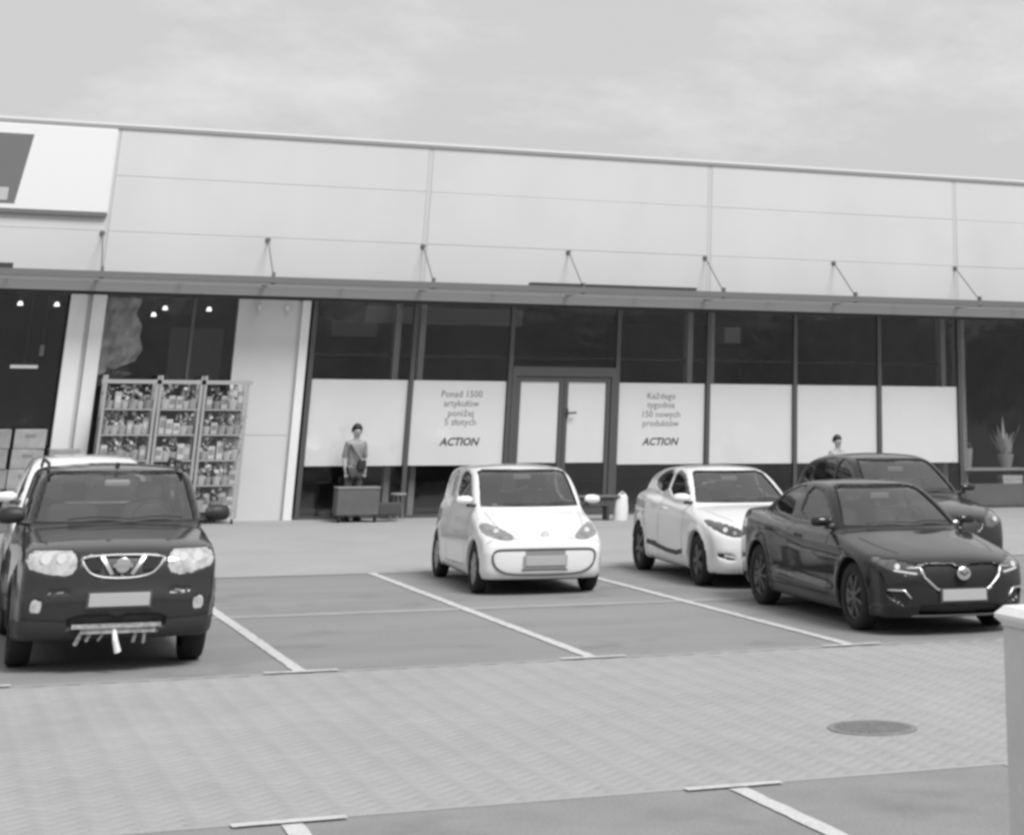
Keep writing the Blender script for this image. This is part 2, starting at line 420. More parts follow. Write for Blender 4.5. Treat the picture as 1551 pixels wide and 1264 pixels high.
add_reflection_trees()
# ------------------------------------------------------------------ building
bld = empty('shop_building', (12, Y_FAC, 0.08), 0, 'long low retail building with pale metal cladding above a glazed shopfront', 'building')
BX, BY, BZ = 12.0, Y_FAC, 0.08
def P(name, m, x0, x1, y0, y1, z0, z1, ch=0.0, parent=None):
    """box in world coordinates, child of the building (or of one of its parts)"""
    return box(name, m, parent or bld, x0 - BX, x1 - BX, y0 - BY, y1 - BY, z0 - BZ, z1 - BZ, ch=ch)
Z0 = 0.08
rows = [(4.53, 5.3675), (5.3725, 6.4355), (6.4405, 7.36)]
cols = [(-16.15, -9.83), (-9.77, -3.35), (-3.29, 3.05), (3.14, 9.415), (9.515, 15.87), (15.97, 22.21), (22.31, 28.59), (28.69, 35), (35.06, 41.4)]
for (xa, xb) in cols:
    for (za, zb) in rows:
        P('cladding_panel', clad_m, xa, xb, Y_FAC - 0.05 + random.uniform(-.002, .002), Y_FAC + 0.02, za, zb, ch=0.003)
P('backing_wall', seam_m, -16.3, 41.5, Y_FAC + 0.015, Y_FAC + 0.25, 4.40, 7.36)
for x in (3.09, 9.465, 15.92, 22.26, 28.64):
    P('joint_strip', seam_m, x - 0.045, x + 0.045, Y_FAC - 0.045, Y_FAC + 0.02, 4.53, 7.36)
P('roof_coping', coping_m, -16.4, 41.6, Y_FAC - 0.09, Y_FAC + 0.4, 7.36, 7.405)
P('roof_edge_flashing', mat('pale_flashing', 0.72, 0.4), -16.4, 41.6, Y_FAC - 0.11, Y_FAC + 0.5, 7.405, 7.46)
P('roof', inner_mid, -16.3, 41.5, Y_FAC + 0.26, Y_FAC + 14, 7.2, 7.35)
# interior shell
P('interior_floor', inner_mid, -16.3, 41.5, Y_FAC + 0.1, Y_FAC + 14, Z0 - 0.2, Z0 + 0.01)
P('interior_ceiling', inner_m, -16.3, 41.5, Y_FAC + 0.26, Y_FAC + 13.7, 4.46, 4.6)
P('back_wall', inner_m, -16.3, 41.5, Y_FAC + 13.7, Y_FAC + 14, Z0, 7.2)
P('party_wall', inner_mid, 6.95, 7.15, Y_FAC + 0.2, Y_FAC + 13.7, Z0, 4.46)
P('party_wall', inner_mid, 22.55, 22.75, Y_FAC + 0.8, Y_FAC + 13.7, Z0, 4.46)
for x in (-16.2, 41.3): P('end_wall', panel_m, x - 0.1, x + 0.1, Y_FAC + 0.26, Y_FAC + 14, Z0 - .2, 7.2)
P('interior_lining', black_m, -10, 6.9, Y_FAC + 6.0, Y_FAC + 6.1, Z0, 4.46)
# head beam
P('head_beam', beam_m, -16.3, 41.5, Y_FAC - 0.06, Y_FAC + 0.2, 4.24, 4.40)
P('head_beam_dark_strip', dark_steel, -16.3, 41.5, Y_FAC - 0.02, Y_FAC + 0.18, 4.17, 4.24)  # dark strip running along the bottom of the head beam
# mullions and panes
mx = [7.33, 9.41, 11.5, 13.88, 15.99, 18.09, 20.21, 22.31, 24.4, 26.5, 28.6]
for x in mx:
    P('mullion', frame_m, x - 0.045, x + 0.045, Y_FAC - 0.03, Y_FAC + 0.1, Z0, 4.17)
for a, c in zip(mx[:-1], mx[1:]):
    if a == 11.5: continue
    P('glass_pane', pane_m, a + 0.045, c - 0.045, Y_FAC + 0.02, Y_FAC + 0.03, Z0 + 0.06, 4.17)
    P('sill', frame_m, a + 0.045, c - 0.045, Y_FAC - 0.02, Y_FAC + 0.09, Z0, Z0 + 0.06)
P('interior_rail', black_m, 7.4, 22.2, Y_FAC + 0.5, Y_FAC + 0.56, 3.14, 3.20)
for x in (9.1, 15.65, 22.05):
    for dx in (0.0,):
        P('steel_column', mat('interior_column', 0.22, .6), x - 0.02, x + 0.10, Y_FAC + 0.35, Y_FAC + 0.6, Z0, 4.46)
    P('steel_column', mat('interior_column', 0.22, .6), x + 0.5, x + 0.62, Y_FAC + 0.35, Y_FAC + 0.6, Z0, 4.46)
for (xa, xb, zz, yy) in ((9.0, 12.6, 3.9, 3.0), (8.4, 9.4, 3.62, 3.6), (17.2, 17.6, 3.6, 2.0)):
    P('service_duct', mat('duct_grey', 0.30, .6), xa, xb, Y_FAC + yy, Y_FAC + yy + 0.5, zz, zz + 0.35)
# white films inside the panes
FILM = [(7.40, 9.36, 0), (9.47, 11.44, 1), (13.95, 15.93, 2), (16.05, 18.04, 0), (18.14, 20.16, 0), (20.26, 22.25, 0)]
def lettering(parent, text, x, z, size, m, slant=0.0, bold=0.0):
    cu = bpy.data.curves.new('lettering', 'FONT'); cu.body = text; cu.size = size; cu.align_x = 'CENTER'; cu.align_y = 'CENTER'
    cu.extrude = 0.001; cu.offset = bold; cu.resolution_u = 2; cu.shear = slant
    tmp = bpy.data.objects.new('t', cu); C.objects.link(tmp)
    bpy.context.view_layer.update()
    me = bpy.data.meshes.new_from_object(tmp.evaluated_get(bpy.context.evaluated_depsgraph_get()))
    bpy.data.objects.remove(tmp)
    me.materials.clear(); me.materials.append(m)
    o = bpy.data.objects.new('lettering', me); C.objects.link(o); o.parent = parent
    o.location = (x - BX, Y_FAC + 0.0455 - BY, z - BZ); o.rotation_euler = (math.pi / 2, 0, 0)
    return o
T1 = [('Ponad 1500', 2.42), ('artykułów', 2.24), ('poniżej', 2.05), ('5 złotych', 1.88)]
T2 = [('Każdego', 2.42), ('tygodnia', 2.24), ('150 nowych', 2.05), ('produktów', 1.87)]
for (xa, xb, k) in FILM:
    f = P('window_film', film_m, xa, xb, Y_FAC + 0.048, Y_FAC + 0.052, 1.06, 2.68)
    if k:
        xc = (xa + xb) / 2 + (0.05 if k == 1 else -0.02)
        for (t, z) in (T1 if k == 1 else T2): lettering(f, t, xc, z, 0.185, text_m)
        lettering(f, 'ACTION', xc, 1.50, 0.21, logo_m, slant=0.25, bold=0.006)
# entrance
dr = P('door_frame', frame_m, 11.545, 11.64, Y_FAC - 0.05, Y_FAC + 0.1, Z0, 2.98)
P('door_frame', frame_m, 13.74, 13.835, Y_FAC - 0.05, Y_FAC + 0.1, Z0, 2.98)
P('door_header', frame_m, 11.64, 13.74, Y_FAC - 0.05, Y_FAC + 0.12, 2.79, 2.98)
P('transom_pane', pane_m, 11.545, 13.835, Y_FAC + 0.03, Y_FAC + 0.04, 2.98, 4.17)
for (xa, xb, hx) in ((11.65, 12.685, None), (12.695, 13.73, 12.84)):
    d = P('door_leaf', frame_m, xa, xa + 0.09, Y_FAC - 0.02, Y_FAC + 0.04, Z0, 2.78)
    P('door_stile', frame_m, xb - 0.09, xb, Y_FAC - 0.02, Y_FAC + 0.04, Z0, 2.78, parent=d)
    P('door_rail', frame_m, xa + 0.09, xb - 0.09, Y_FAC - 0.02, Y_FAC + 0.04, 2.70, 2.78, parent=d)
    P('door_rail', frame_m, xa + 0.09, xb - 0.09, Y_FAC - 0.02, Y_FAC + 0.04, Z0, Z0 + 0.14, parent=d)
    P('door_pane', pane_m, xa + 0.09, xb - 0.09, Y_FAC + 0.005, Y_FAC + 0.012, Z0 + 0.14, 2.70, parent=d)
    P('door_film', film_m, xa + 0.10, xb - 0.10, Y_FAC + 0.018, Y_FAC + 0.021, 1.10, 2.69, parent=d)
    if hx:
        h = MB(); h.tube([(hx - .07, 0, 2.08), (hx - .07, -0.06, 2.08), (hx - .03, -0.075, 2.07), (hx + .12, -0.075, 2.08)], 0.022)
        h.box(hx - .10, hx - .04, -0.012, 0.0, 1.98, 2.16)
        h.V = [(v[0] - BX, v[1] + Y_FAC - 0.02 - BY, v[2] - BZ) for v in h.V]
        h.build('door_handle', dark_steel, d)
# blind wall panel between the shops with white pilaster
P('wall_panel', panel_m, 5.80, 6.98, Y_FAC - 0.02, Y_FAC + 0.1, Z0, 1.615)
P('wall_panel', panel_m, 5.80, 6.98, Y_FAC - 0.02, Y_FAC + 0.1, 1.635, 4.17)
P('panel_joint', mat('joint_bright', 0.62, 0.5), 5.80, 6.98, Y_FAC - 0.01, Y_FAC + 0.1, 1.615, 1.635)
P('pilaster', column_m, 7.05, 7.22, Y_FAC - 0.10, Y_FAC + 0.1, Z0, 4.17, ch=0.01)
P('pilaster_reveal', seam_m, 6.98, 7.05, Y_FAC + 0.0, Y_FAC + 0.1, Z0, 4.17)
# left shop
for (xa, xb) in ((2.62, 2.93), (3.02, 3.28)):
    P('white_column', column_m, xa, xb, Y_FAC - 0.12, Y_FAC + 0.12, Z0, 4.17, ch=0.012)
P('column_gap', seam_m, 2.93, 3.02, Y_FAC - 0.02, Y_FAC + 0.08, Z0, 4.17)
lm = [-9.8, -7.0, -4.0, -1.2, 2.62]
for a, c in zip(lm[:-1], lm[1:]):
    P('glass_pane', pane_m, a + 0.04, c - 0.04, Y_FAC + 0.02, Y_FAC + 0.03, Z0 + 0.06, 4.17)
    P('mullion', frame_m, a - 0.04, a + 0.04, Y_FAC - 0.03, Y_FAC + 0.1, Z0, 4.17)
for a, c in ((3.28, 4.92), (4.98, 5.80)):
    P('glass_pane', pane_m, a, c, Y_FAC + 0.02, Y_FAC + 0.03, Z0 + 0.06, 4.17)
P('mullion', frame_m, 4.92, 4.98, Y_FAC - 0.03, Y_FAC + 0.1, Z0, 4.17)
P('interior_partition', inner_mid, 4.75, 5.8, Y_FAC + 1.6, Y_FAC + 1.7, Z0, 3.65)
# canopy with glass panels and steel edge
CY = 37.98
cnp = P('canopy', canopy_f, -16.3, 41.5, CY - 0.03, CY + 0.03, 4.43, 4.545)
for k in range(-6, 12):
    x0 = 3.03 + 3.2 * (k - 0) ; 
    P('canopy_beam', canopy_f, x0 - 0.04, x0 + 0.04, CY + 0.03, Y_FAC - 0.06, 4.41, 4.50, parent=cnp)
    P('canopy_glass', canopy_glass, x0 + 0.04, x0 + 1.58, CY + 0.03, Y_FAC - 0.06, 4.505, 4.52, parent=cnp)
    P('canopy_glass', canopy_glass, x0 + 1.62, x0 + 3.16, CY + 0.03, Y_FAC - 0.06, 4.505, 4.52, parent=cnp)
    P('canopy_rib', canopy_f, x0 + 1.58, x0 + 1.62, CY + 0.03, Y_FAC - 0.06, 4.46, 4.52, parent=cnp)
P('canopy_gutter', beam_m, -16.3, 41.5, CY + 0.03, CY + 0.10, 4.38, 4.43, parent=cnp)
for k in range(-6, 12):
    x = 3.03 + 3.2 * k + 0.0
    if not (-16 < x < 41): continue
    h = MB()
    h.tube([(x, Y_FAC - 0.07, 5.33), (x, CY + 0.04, 4.55)], 0.013, 6)
    h.lathe([(0.05, -0.07), (0.05, -0.10), (0.03, -0.11)], 12, axis='y', org=(x, Y_FAC + 0.02, 5.33))
    h.box(x - 0.025, x + 0.025, CY - 0.02, CY + 0.09, 4.545, 4.63)
    h.V = [(v[0] - BX, v[1] - BY, v[2] - BZ) for v in h.V]
    h.build('stay_rod', mat('rod_steel', 0.16, .5, metal=.4), bld)
P('canopy_blind_box', dark_steel, 11.5, 15.2, CY + 0.03, CY + 0.25, 4.55, 4.61, parent=cnp)
P('canopy_blind_box', dark_steel, -4.5, 1.45, CY + 0.03, CY + 0.25, 4.55, 4.64, parent=cnp)
# sign
sg = empty('shop_sign', (0, Y_FAC + 0.07, 6.5), 0, 'big white sign board with dark block on the cladding at the left', 'sign')
sx1 = 3.07
box('board', sign_m, sg, -5.0, sx1, -0.20, 0.0, 5.70 - 6.5, 7.33 - 6.5, ch=0.015)
box('lower_lip', canopy_f, sg, -5.0, sx1 - 0.01, -0.215, -0.01, 5.63 - 6.5, 5.70 - 6.5)
MB().add([(-1.1, -0.203, 5.80 - 6.5), (1.34, -0.203, 5.80 - 6.5), (1.52, -0.203, 7.13 - 6.5), (-0.92, -0.203, 7.13 - 6.5),
          (-1.1, -0.196, 5.80 - 6.5), (1.34, -0.196, 5.80 - 6.5), (1.52, -0.196, 7.13 - 6.5), (-0.92, -0.196, 7.13 - 6.5)],
         [(0, 1, 2, 3), (7, 6, 5, 4), (0, 4, 5, 1), (1, 5, 6, 2), (2, 6, 7, 3), (3, 7, 4, 0)]).build('dark_block', mat('sign_grey_print', 0.16, .5), sg)
box('pale_band', mat('sign_pale_print', 0.5, .5), sg, -0.9, 1.20, -0.208, -0.2, 5.86 - 6.5, 6.10 - 6.5)
# spotlights inside the left shop
sp_g = 'ceiling spotlights inside the left shop'
for i, (x, z, y) in enumerate([(1.75, 4.02, .6), (2.42, 4.02, .6), (4.45, 4.0, .5), (4.32, 3.9, 1.2), (5.3, 4.0, .5), (-0.2, 4.02, .6), (0.8, 4.02, .6)]):
    e = empty('spotlight', (x, Y_FAC + y, z), 0, 'small lit ceiling spotlight, ' + ('left of two in the far left window', 'right of two in the far left window, beside the column', 'upper one of the close pair beside the hanging banner', 'lower one of the close pair beside the hanging banner', 'alone right of the window mullion before the wall panel', 'outside the left edge of the picture', 'just at the left picture edge')[i], 'spotlight', sp_g)
    MB().lathe([(0.03, 0.02), (0.055, -0.05), (0.05, -0.055)], 12).build('lamp', lamp_m, e)
    MB().tube([(0, 0, 0.02), (0, 0, 4.46 - z)], 0.012, 6).build('stem', dark_steel, e)
for i, x in enumerate((6.2, 6.75)):
    e = empty('wall_spotlight', (x, Y_FAC - 0.06, 4.02), 0, ('small pale downlight on the grey wall panel, nearer the pilaster' if i else 'small pale downlight on the grey wall panel, nearer the left shop'), 'spotlight')
    MB().lathe([(0.035, 0.05), (0.045, -0.05), (0.04, -0.055)], 12).build('lamp', column_m, e)
    MB().tube([(0, 0, 0.04), (0, 0.05, 0.06)], 0.012, 6).build('stem', steel_m, e)

# ------------------------------------------------------------------ crumpled hanging banner, things in the windows
def crumple(name, x0, x1, z0, z1, y, m, parent, slope=0.0, amp=0.06, n=16):
    V = []; Fc = []
    nx, nz_ = n, n * 2
    ph = rng.uniform(0, 6, 6)
    for s in (0, 1):
        for j in range(nz_ + 1):
            for i in range(nx + 1):
                u, v = i / nx, j / nz_
                xx = x0 + (x1 - x0) * (u + 0.10 * math.sin(5 * v + ph[0]) * u + 0.05 * math.sin(17 * v + ph[1]) * u)
                zz = z0 + (z1 - z0) * v + slope * u * (1 - v)
                yy = y + amp * (math.sin(9 * u + 5 * v + ph[2]) + 0.6 * math.sin(21 * u - 13 * v + ph[3]) + .4 * math.sin(31 * v + ph[4])) * 0.5 + s * 0.012
                V.append((xx, yy, zz))
    N = (nx + 1) * (nz_ + 1)
    for j in range(nz_):
        for i in range(nx):
            a = j * (nx + 1) + i
            Fc.append((a, a + 1, a + nx + 2, a + nx + 1)); Fc.append((N + a + nx + 1, N + a + nx + 2, N + a + 1, N + a))
    return mesh_obj(name, V, Fc, m, parent, True)
bn = empty('hanging_banner', (3.6, Y_FAC + 0.35, 4.1), 0, 'crumpled pale banner hanging in the window beside the white columns', 'banner')
crumple('cloth', -0.28, 0.40, -1.40, 0.05, 0.0, mat('banner_cloth', 0.42, .8, noise=.35, nscale=5), bn, slope=0.28, amp=0.12)
crumple('lower_fold', -0.26, 0.30, -1.62, -1.25, 0.06, mat('banner_fold', 0.16, .8, noise=.4, nscale=7), bn, slope=0.25, amp=0.08)
# dim display boards inside left shop
for i, (x, z, w_, h_, v, lab) in enumerate([(1.1, 1.9, 1.0, 0.9, 0.05, 'dim dark display board low in the far left window'),
                                           (2.0, 2.85, 0.5, 0.06, 0.75, 'thin bright light strip hanging in the far left window next to the column'),
                                           (1.0, 2.80, 0.5, 0.05, 0.55, 'thin pale light strip at the left edge of the far left window'),
                                           (2.28, 3.15, 0.08, 0.2, 0.35, 'tiny tilted pale tag above the bright strip in the far left window')]):
    e = empty('display_piece', (x, Y_FAC + 0.9, z), 0, lab, 'display')
    box('panel', mat('display_%d' % i, v, .6, emit=(0.35 if v > .5 else None)), e, -w_ / 2, w_ / 2, -0.02, 0.02, -h_ / 2, h_ / 2, ch=0.004)
    MB().tube([(0, 0, h_ / 2), (0, 0, 4.46 - z)], 0.006, 5).build('hanger', dark_steel, e)
# right window display: spiky plant, low shelf and pale box
pl = empty('spiky_plant', (23.75, Y_FAC + 0.45, 1.05), 0, 'pale grey spiky leaved plant standing in the window at far right', 'plant')
q = MB()
leaf_m = mat('pale_leaf', 0.40, .7, noise=.2)
for k in range(16):
    a = k * 2.4; ln = random.uniform(0.45, 0.85); sp = random.uniform(0.12, 0.42)
    if k == 0: a, ln, sp = 1.9, 1.0, 0.08
    dx, dy = math.cos(a), math.sin(a) * 0.6
    wv = 0.085
    pts = [(dx * 0.05, dy * .05, 0.1), (dx * sp * .5, dy * sp * .5, ln * .5), (dx * sp, dy * sp, ln)]
    nx_, ny_ = -dy, dx
    nn = max(1e-6, math.hypot(nx_, ny_)); nx_, ny_ = nx_ / nn, ny_ / nn
    L_ = []
    V = []
    for (p, ww) in zip(pts, (wv, wv * 1.2, 0.006)):
        V += [(p[0] - nx_ * ww, p[1] - ny_ * ww, p[2]), (p[0], p[1] - .015, p[2] - 0.01), (p[0] + nx_ * ww, p[1] + ny_ * ww, p[2])]
    l = MB().add(V, [(0, 1, 4, 3), (1, 2, 5, 4), (3, 4, 7, 6), (4, 5, 8, 7)]); l.build('leaf', leaf_m, pl)
MB().lathe([(0.13, -0.12), (0.2, 0.16), (0.17, 0.17)], 16).build('pot', mat('pale_pot', 0.26, .6), pl)
sh = empty('window_shelf', (23.3, Y_FAC + 0.5, 0.09), 0, 'long low display shelf behind the glass at far right', 'shelf')
box('shelf_board', steel_m, sh, -0.8, 0.9, -0.3, 0.3, 0.78, 0.84, ch=.005)
for sx in (-0.75, 0.85): box('leg', frame_m, sh, sx - .03, sx + .03, -0.25, 0.25, 0.0, 0.78)
box('front_panel', inner_mid, sh, -0.72, 0.82, -0.24, -0.2, 0.05, 0.5)
bxx = empty('pale_box', (23.95, Y_FAC + 0.42, 0.62), 0, 'long pale box lying low behind the glass at the right edge', 'box')
box('lid', mat('pale_card', .55, .6), bxx, -0.38, 0.38, -.12, .12, .05, .16, ch=.02)
box('base', mat('pale_card2', .45, .6, noise=.2), bxx, -0.36, 0.36, -.11, .11, -0.08, .05, ch=.01)
bst = empty('box_stand', (23.95, Y_FAC + 0.42, 0.09), 0, 'dark stand under the long pale box at the right edge', 'stand')
box('post', dark_steel, bst, -0.3, 0.3, -.1, .1, 0.02, 0.45); box('foot', dark_steel, bst, -0.34, 0.34, -.14, .14, 0.0, 0.02)
pb = empty('small_bucket', (22.75, Y_FAC + 0.5, 0.93), 0, 'small grey bucket on the window shelf next to the frame', 'bucket')
MB().lathe([(0.09, 0), (0.13, 0.42), (0.12, 0.42), (0.1, 0.36)], 16).build('pail', mat('bucket_grey', .3, .6), pb)
MB().tube([(-.12, 0, .42), (-.08, 0, .52), (.08, 0, .52), (.12, 0, .42)], .008, 6).build('handle', steel_m, pb)

# ------------------------------------------------------------------ outdoor racks with plants and goods
rk_m = mat('rack_steel', 0.40, .45, metal=.3)
pot_ms = [mat('pot_%d' % i, v, .7) for i, v in enumerate((0.45, 0.34, 0.24))]
fol_ms = [mat('foliage_%d' % i, v, .8, noise=.3, nscale=10) for i, v in enumerate((0.48, 0.38, 0.3, 0.56))]
def make_rack(name, loc, wd, hts, top, label):
    e = empty(name, loc, 0, label, 'rack', 'tall steel display racks in front of the left shop')
    for sx in (0, wd):
        for sy in (0, 0.5): box('post', rk_m, e, sx - .025, sx + .025, sy - .02, sy + .02, 0.09, top + (0.10 if sx == 0 else 0.03))
    for z in hts: box('shelf', rk_m, e, 0.03, wd - .03, -0.02, 0.52, z, z + 0.025)
    box('back_panel', mat('rack_back', .4, .7), e, 0.03, wd - .03, 0.50, 0.52, 0.25, hts[-1])
    box('top_rail', rk_m, e, -0.08, wd + .08, -0.03, 0.0, top - .05, top + .02)
    MB().lathe([(0.045, -.02), (0.045, .02)], 12, 'x', (0.05, 0.0, .045)).lathe([(0.045, -.02), (0.045, .02)], 12, 'x', (wd - .05, 0.0, .045)).build('castors', dark_steel, e)
    return e
RY = 38.35
HT = (0.22, 0.66, 1.10, 1.55, 2.0)
make_rack('display_rack', (3.40, RY, PAVE_Z(RY)), 0.92, HT, 2.52, 'tall steel rack of pots nearest the white columns')
make_rack('display_rack', (4.40, RY, PAVE_Z(RY)), 0.74, HT, 2.52, 'tall steel rack of plants in the middle of the row')
make_rack('display_rack', (5.22, RY, PAVE_Z(RY)), 0.80, HT, 2.52, 'tall steel rack overlapping the grey wall panel')
def plant_mesh(kind):
    V, Fc = [], []
    q = MB()
    for k in range(34 if kind != 2 else 20):
        a = random.uniform(0, 6.28); rr = random.uniform(0.0, 0.13); z = random.uniform(0.0, 0.2)
        c = Vector((rr * math.cos(a), rr * math.sin(a), 0.13 + z)); s = random.uniform(0.02, 0.045)
        n = Vector((random.uniform(-1, 1), random.uniform(-1, 1), random.uniform(-.2, 1))).normalized(); t = n.orthogonal().normalized(); b2 = n.cross(t)
        q.add([c - t * s, c - b2 * s * .6, c + t * s, c + b2 * s * .6], [(0, 1, 2, 3)])
    return q
plant_protos = []
for k in range(5):
    plant_protos.append((plant_mesh(k % 3), k))
def potted(loc, k, label, group):
    e = empty('potted_plant', loc, random.uniform(0, 6), label, 'plant', group)
    q, kk = plant_protos[k % 5]
    if not hasattr(q, 'me'):
        q.me = q.build('foliage', fol_ms[kk % 4], e).data
        q.pm = MB().lathe([(0.055, 0), (0.08, 0.12), (0.07, 0.125)], 10).build('pot', pot_ms[kk % 3], e).data
    else:
        mesh_obj('foliage', None, None, None, e, mesh=q.me); mesh_obj('pot', None, None, None, e, mesh=q.pm)
    s = random.uniform(1.05, 1.35); e.scale = (s, s, s)
names = {0: 'lowest', 1: 'second', 2: 'middle', 3: 'fourth', 4: 'topmost'}
for (rx, wd, rn, box_p) in ((3.40, .92, 'rack nearest the white columns', .5), (4.40, .74, 'middle rack of the row', .45), (5.22, .80, 'rack before the grey wall panel', .25)):
    for li, z in enumerate(HT):
        n = int(wd / 0.135)
        lab = 'potted plant, %s shelf of the %s' % (names[li], rn)
        labb = 'upright packet, %s shelf of the %s' % (names[li], rn)
        for i in range(n):
            od = ('first', 'second', 'third', 'fourth', 'fifth', 'sixth', 'seventh')[i] + ' from the left'
            x = rx + 0.11 + (wd - .22) * i / (n - 1); zz = PAVE_Z(RY) + z + .027; yy = RY + random.uniform(.06, .14)
            if random.random() < box_p:
                e = empty('packet', (x, yy, zz), random.uniform(-.3, .3), labb + ', ' + od, 'packet', 'packets on the %s' % rn)
                hh = random.uniform(.18, .34); v = random.choice((0, 1, 2, 3))
                MB().box(-.06, .06, -.04, .04, 0, hh, ch=.008).build('carton', mat('carton_%d' % v, (0.5, .36, .26, .42)[v], .6), e)
                MB().box(-.045, .045, -.043, -.0405, hh * .35, hh * .75).build('front_print', mat('carton_print_%d' % v, (.25, .5, .45, .2)[v], .6), e)
            else:
                potted((x, yy, zz), random.randrange(5), lab + ', ' + od, 'plants on the %s' % rn)
# crates and cartons at the left under the window
for i, (x, n, v, lab) in enumerate([(0.35, 4, .16, 'column of grey crates at the far left under the dark window'), (0.95, 4, .15, 'dark crate stack left of the pale cartons'),
                                   (1.55, 5, .24, 'pale carton stack right of the dark crates'), (2.15, 5, .30, 'bright pale carton stack before the white columns'),
                                   (2.78, 4, .26, 'pale carton stack between the columns and the steel racks')]):
    for k in range(n):
        e = empty('crate', (x + random.uniform(-.03, .03), 37.9, PAVE_Z(37.9) + k * 0.335), random.uniform(-.06, .06),
                  '%s, %s' % (('bottom', 'second', 'third', 'fourth', 'topmost')[k] + ' crate', lab.replace(' stack', ' stack')), 'crate', 'crates stacked under the left shop window')
        q = MB(); q.box(-.27, .27, -.2, .2, 0, 0.33, ch=.012)
        q.build('crate_body', mat('crate_%d' % i, v, .7, noise=.2, nscale=6), e)
        MB().box(-.09, .09, -.206, -.2, .2, .25).build('hand_hole', mat('hole_grey', .2, .8), e)
for i, (x, h_) in enumerate(((2.15, 1.0), (0.35, 1.0))):
    pass

# bench and white sack by the door
bn2 = empty('low_bench', (13.0, 37.6, PAVE_Z(37.6)), 0, 'low dark bench with a single visible leg between the two white cars', 'bench')
box('seat', mat('bench_grey', .13, .6), bn2, -0.55, 0.42, -.18, .18, 0.42, 0.46, ch=.01)
box('apron', mat('bench_dark', .07, .7), bn2, -0.5, 0.30, -.13, .13, 0.27, 0.42)
for sx in (-0.45, 0.18):
    box('leg', dark_steel, bn2, sx - .03, sx + .03, -.13, .13, 0, .27)
sk = empty('white_sack', (13.45, 37.5, PAVE_Z(37.5)), 0, 'rounded white sack standing at the right end of the low bench', 'sack')
V = []; Fc = []
for j in range(9):
    t = j / 8; z = 0.48 * t
    for i in range(16):
        a = 2 * math.pi * i / 16
        r1 = 0.15 * (1 - .25 * t ** 2) * (1 if t < .9 else .7) * (1 + .05 * math.sin(3 * a + 7 * t)); r22 = 0.12 * (1 - .6 * t ** 2)
        V.append((r1 * math.cos(a) + 0.03 * t, r22 * math.sin(a), z))
for j in range(8):
    for i in range(16): Fc.append((j * 16 + i, j * 16 + (i + 1) % 16, (j + 1) * 16 + (i + 1) % 16, (j + 1) * 16 + i))
Fc.append(tuple(8 * 16 + i for i in range(16)))
mesh_obj('bag', V, Fc, mat('sack_white', .68, .7), sk, True)
MB().tube([(-.06, 0, .47), (0.03, 0, .53), (.1, 0, .47)], .012, 6).build('tied_top', mat('sack_white', .68, .7), sk)
# stool and grey trolley before the first film
st = empty('round_stool', (9.2, 38.7, PAVE_Z(38.7)), 0, 'small grey round stool left of the small white car', 'stool')
MB().lathe([(0.16, .44), (.17, .47), (.15, .49)], 18).build('seat', mat('stool_grey', .22, .6), st, True)
for k in range(3):
    a = k * 2.09 + .4; MB().tube([(.08 * math.cos(a), .08 * math.sin(a), .45), (.15 * math.cos(a), .15 * math.sin(a), 0)], .012, 6).build('leg', steel_m, st)
ct = empty('grey_trolley', (8.30, 38.3, PAVE_Z(38.3)), 0, 'low grey box trolley standing in front of the person by the window', 'trolley')
box('box_body', mat('trolley_grey', .11, .6, noise=.15, nscale=4), ct, -.42, .40, -.2, .2, .12, .60, ch=.02)
box('rim', mat('trolley_rim', .24, .5), ct, -.43, .41, -.21, .21, .60, .63, ch=.005)
box('side_pocket', mat('trolley_dark', .06, .7), ct, .41, .85, -.15, .15, .12, .34, ch=.02)
for sx in (-.36, .34): MB().lathe([(0.06, -.02), (0.06, .02)], 14, 'x', (sx, -.15, .06)).build('wheel', tyre_m, ct)

# ------------------------------------------------------------------ people
def skin_body(name, parent, verts, edges, radii, m, sub=1, root=0):
    me = bpy.data.meshes.new(name); me.from_pydata(verts, edges, [])
    o = bpy.data.objects.new(name, me); C.objects.link(o)
    sm = o.modifiers.new('s', 'SKIN'); sm.use_smooth_shade = True
    for i, r in enumerate(radii):
        sv = me.skin_vertices[0].data[i]; rr = r if isinstance(r, (tuple, list)) else (r, r); sv.radius = rr
        sv.use_root = (i == root)
    o.modifiers.new('u', 'SUBSURF').levels = sub
    bpy.context.view_layer.update()
    dg = bpy.context.evaluated_depsgraph_get()
    m2 = bpy.data.meshes.new_from_object(o.evaluated_get(dg)); bpy.data.objects.remove(o)
    m2.materials.clear(); m2.materials.append(m)
    for p in m2.polygons: p.use_smooth = True
    o2 = bpy.data.objects.new(name, m2); C.objects.link(o2); o2.parent = parent
    return o2
skin_m = mat('skin', 0.34, .55)
hair_m = mat('dark_hair', 0.03, .6)
